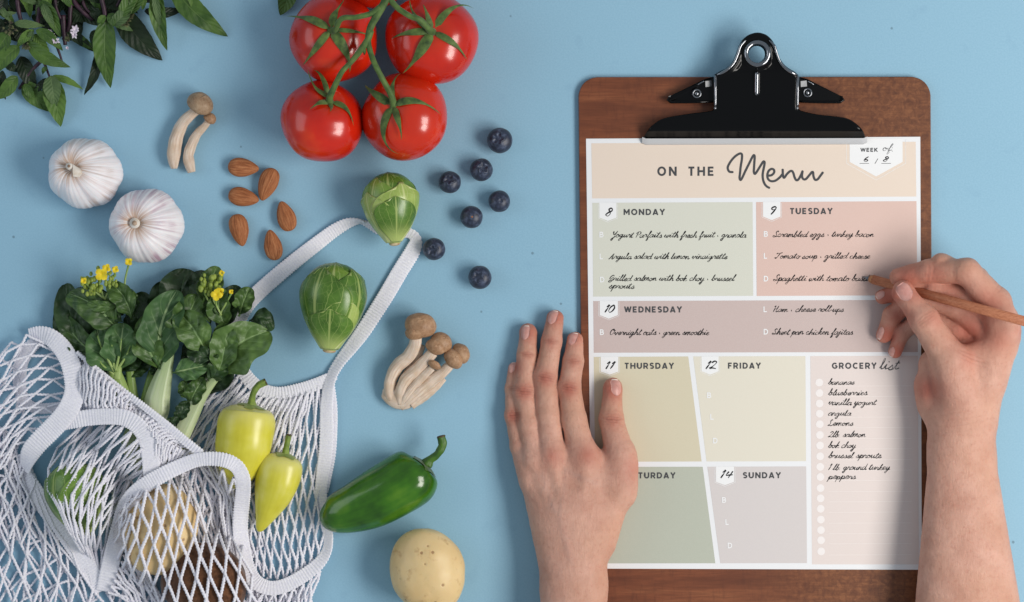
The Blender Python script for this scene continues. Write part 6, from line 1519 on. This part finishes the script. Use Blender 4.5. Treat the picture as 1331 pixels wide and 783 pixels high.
# ---------------------------------------------------------------- writing hand
s = SDF((1126, 322, 2), (1362, 905, 132), 1.3)
fr = {}
Df = new(s)   # index: bent, tip on the pencil
fr['index'] = finger(s, [(1168, 360.5, 38), (1207, 353, 58), (1257, 353, 80), (1294, 394, 76), (1304, 428, 70)], [11.8, 14.8, 16.4, 20, 22], Df, 5)
s.ell(Pz(1255, 352, 83), (15, 14, 13), 4, 0, Df); s.ell(Pz(1190, 359, 46), (17, 14, 13), 5, -.15, Df)
D_all = Df
Df = new(s)   # middle, under the pencil
s.cone(Pz(1215, 372, 50), Pz(1288, 404, 62), 15, 18, 5, 1, Df)
fr['middle'] = finger(s, [(1147, 386, 22), (1178, 378, 34), (1224, 344, 62), (1270, 362, 72), (1300, 425, 66)], [9.6, 11.5, 13.5, 14, 19], Df, 5)
D_all = smin(D_all, Df, 1.5)
Df = new(s)   # ring
fr['ring'] = finger(s, [(1149, 436, 17.5), (1160, 410, 25), (1190, 386, 40), (1240, 398, 50), (1292, 440, 54)], [10.2, 11.8, 13, 14.5, 19], Df, 5)
D_all = smin(D_all, Df, 1.5)
Df = new(s)   # little
fr['little'] = finger(s, [(1163.5, 457, 16), (1173, 432, 22), (1200, 412, 32), (1244, 430, 42), (1286, 460, 46)], [9, 10.2, 12.5, 14, 18], Df, 5)
D_all = smin(D_all, Df, 1.5)
Df = new(s)   # thumb on top
fr['thumb'] = finger(s, [(1175, 382, 62), (1201, 416, 72), (1236, 470, 70), (1250, 530, 56)], [13.2, 17.6, 23.5, 30], Df, 7)
s.ell(Pz(1173.5, 379, 62), (13.4, 14.5, 10.5), 5, .5, Df); s.ell(Pz(1203, 416, 76), (16.5, 15, 13), 5, .5, Df); s.ell(Pz(1240, 466, 80), (19, 17, 13), 7, .4, Df)
D_all = smin(D_all, Df, 2.5)
Dp = new(s)
for a, b, ra, rb, zs in (((1303, 418, 68), (1286, 490, 58), 20, 21, 1), ((1312, 440, 62), (1284, 500, 52), 14, 20, 1), ((1286, 462, 46), (1262, 545, 42), 26, 34, .95), ((1246, 480, 60), (1250, 560, 50), 26, 34, .9), ((1280, 478, 58), (1260, 550, 48), 21, 31, .9),
                       ((1214, 474, 40), (1218, 528, 34), 20, 24, 1), ((1206, 500, 28), (1226, 540, 32), 16, 22, 1), ((1247, 545, 46), (1250, 590, 45), 41, 42, .8), ((1250, 590, 45), (1262, 905, 50), 42, 82, .68), ((1230, 470, 56), (1300, 450, 62), 16, 18, 1)):
    s.cone(Pz(*a), Pz(*b), ra, rb, 10, zs, Dp)
s.ell(Pz(1207, 512, 32), (16, 26, 22), 8, -.15, Dp)
s.ell(Pz(1246, 428, 60), (24, 18, 15), 5, .3, Dp, sub=True)
D = smin(D_all, Dp, 7)
V, Q = s.mesh(0.0, D, relax=2)
Nn = vnormals(V, Q)
if Nn[np.argmax(V[:, 2])][2] < 0: Q = Q[:, ::-1]; Nn = -Nn
cl_ = []
J = fr['thumb']; cl_.append((np.array(J[1]) + [0, 0, 15], np.array(J[0]) - np.array(J[1]), 12, .6, 4, 3.6))
J = fr['index']; cl_.append((np.array(J[1]) + [0, 2, 12], (1, .05, 0), 13, .3, 2, 6)); cl_.append((np.array((1284, 372, 100)), (.7, .7, 0), 14, .25, 2, 5))
cl_.append((np.array(Pz(1250, 548, 78)), (.15, 1, 0), 34, .16, 4, 8))
cl_.append((np.array(Pz(1262, 466, 84)), (.4, -1, 0), 22, .35, 3, 5))
LINE = np.zeros(len(V))
creases(V, Nn, cl_)
for i in range(len(V)):
    x, y, z = V[i]
    V[i] += Nn[i] * (.3 * ns(x, y, z, .1) + .2 * ns(x, y, z, .4))
b = blush(V, [(1170, 362, 22, .75), (1200, 360, 22, .6), (1147, 386, 18, .9), (1149, 436, 18, .9), (1163, 457, 16, .9), (1160, 412, 16, .7), (1176, 382, 16, .6), (1202, 414, 14, .45), (1244, 460, 16, .4), (1262, 400, 30, .6), (1250, 430, 26, .75), (1225, 380, 25, .5), (1280, 440, 22, .5), (1196, 505, 18, .8), (1312, 430, 14, .4)])
hnd2 = thing('person_hand', 'writing hand pinching a natural wood pencil between thumb and bent forefinger', 'hand', (1245, 450, 40), 'hands of the person writing')
CT.off = (0, 0)
obj('hand_and_forearm', (V, Q.tolist()), M_SKIN, hnd2, attr={'blush': b, 'vein': np.zeros(len(V)), 'line': LINE}, closed=False)
nail(V, Q, hnd2, Pz(1176, 380, 75), (-.55, -.8, 0), (-.15, .05, 1), 18.5, 23, .1)
nail(V, Q, hnd2, Pz(1144, 383, 30), (-.8, .5, -.3), (-.5, -.4, 1), 10, 13)
nail(V, Q, hnd2, Pz(1143, 433, 27), (-.35, .9, -.3), (-.9, 0, .8), 9, 17)
nail(V, Q, hnd2, Pz(1158, 458, 24), (-.3, .9, -.3), (-.8, .2, .9), 8, 14)

# ---------------------------------------------------------------- pencil
k = N('cedar_wood'); gk = k.noise(1, 4, .6, st=(120, 900, 900), rot=(0, 0, math.radians(13)))
k.set(base=k.ramp(gk, [(.3, S(158, 96, 68)), (.7, S(190, 126, 94))]), rough=.5, spec=.35); k.bump(gk, .2, .0003); M_PEN = k.m
M_CONE = mat_plain('sharpened_wood', S(150, 96, 62), S(190, 134, 92), 500, .65)
k = N('graphite'); k.set(base=S(120, 122, 128), rough=.32, metal=.5); M_GRAPH = k.m
pen = thing('pencil', 'natural reddish wood pencil held in the writing hand, point on the Tuesday panel', 'pencil', (1225, 390, 40))
CT.off = (0, 0)
a = np.array(Pz(1121, 360, 8.5)); m1 = np.array(Pz(1131, 362.6, 14.6)); m2 = np.array(Pz(1135, 363.6, 17.5)); e = np.array(Pz(1200, 383, 60)); e2 = e + (e - m2) / np.linalg.norm(e - m2) * 182
e2 = np.array(Pz(1352, 423.5, 136))
hexm = lambda s_, an: 1 - .055 * np.cos(6 * an)
obj('barrel', tube([m2, m2 + (e2 - m2) * .5, e2], [6.1, 6.3, 6.5], 24, mod=hexm), M_PEN, pen)
obj('sharpened_cone', tube([m1, m2 + (e2 - m2) * .004], [4.6, 6.05], 24), M_CONE, pen)
obj('graphite_point', tube([a, a + (m1 - a) * .5, m1], [.5, 2.0, 3.1], 14), M_GRAPH, pen)
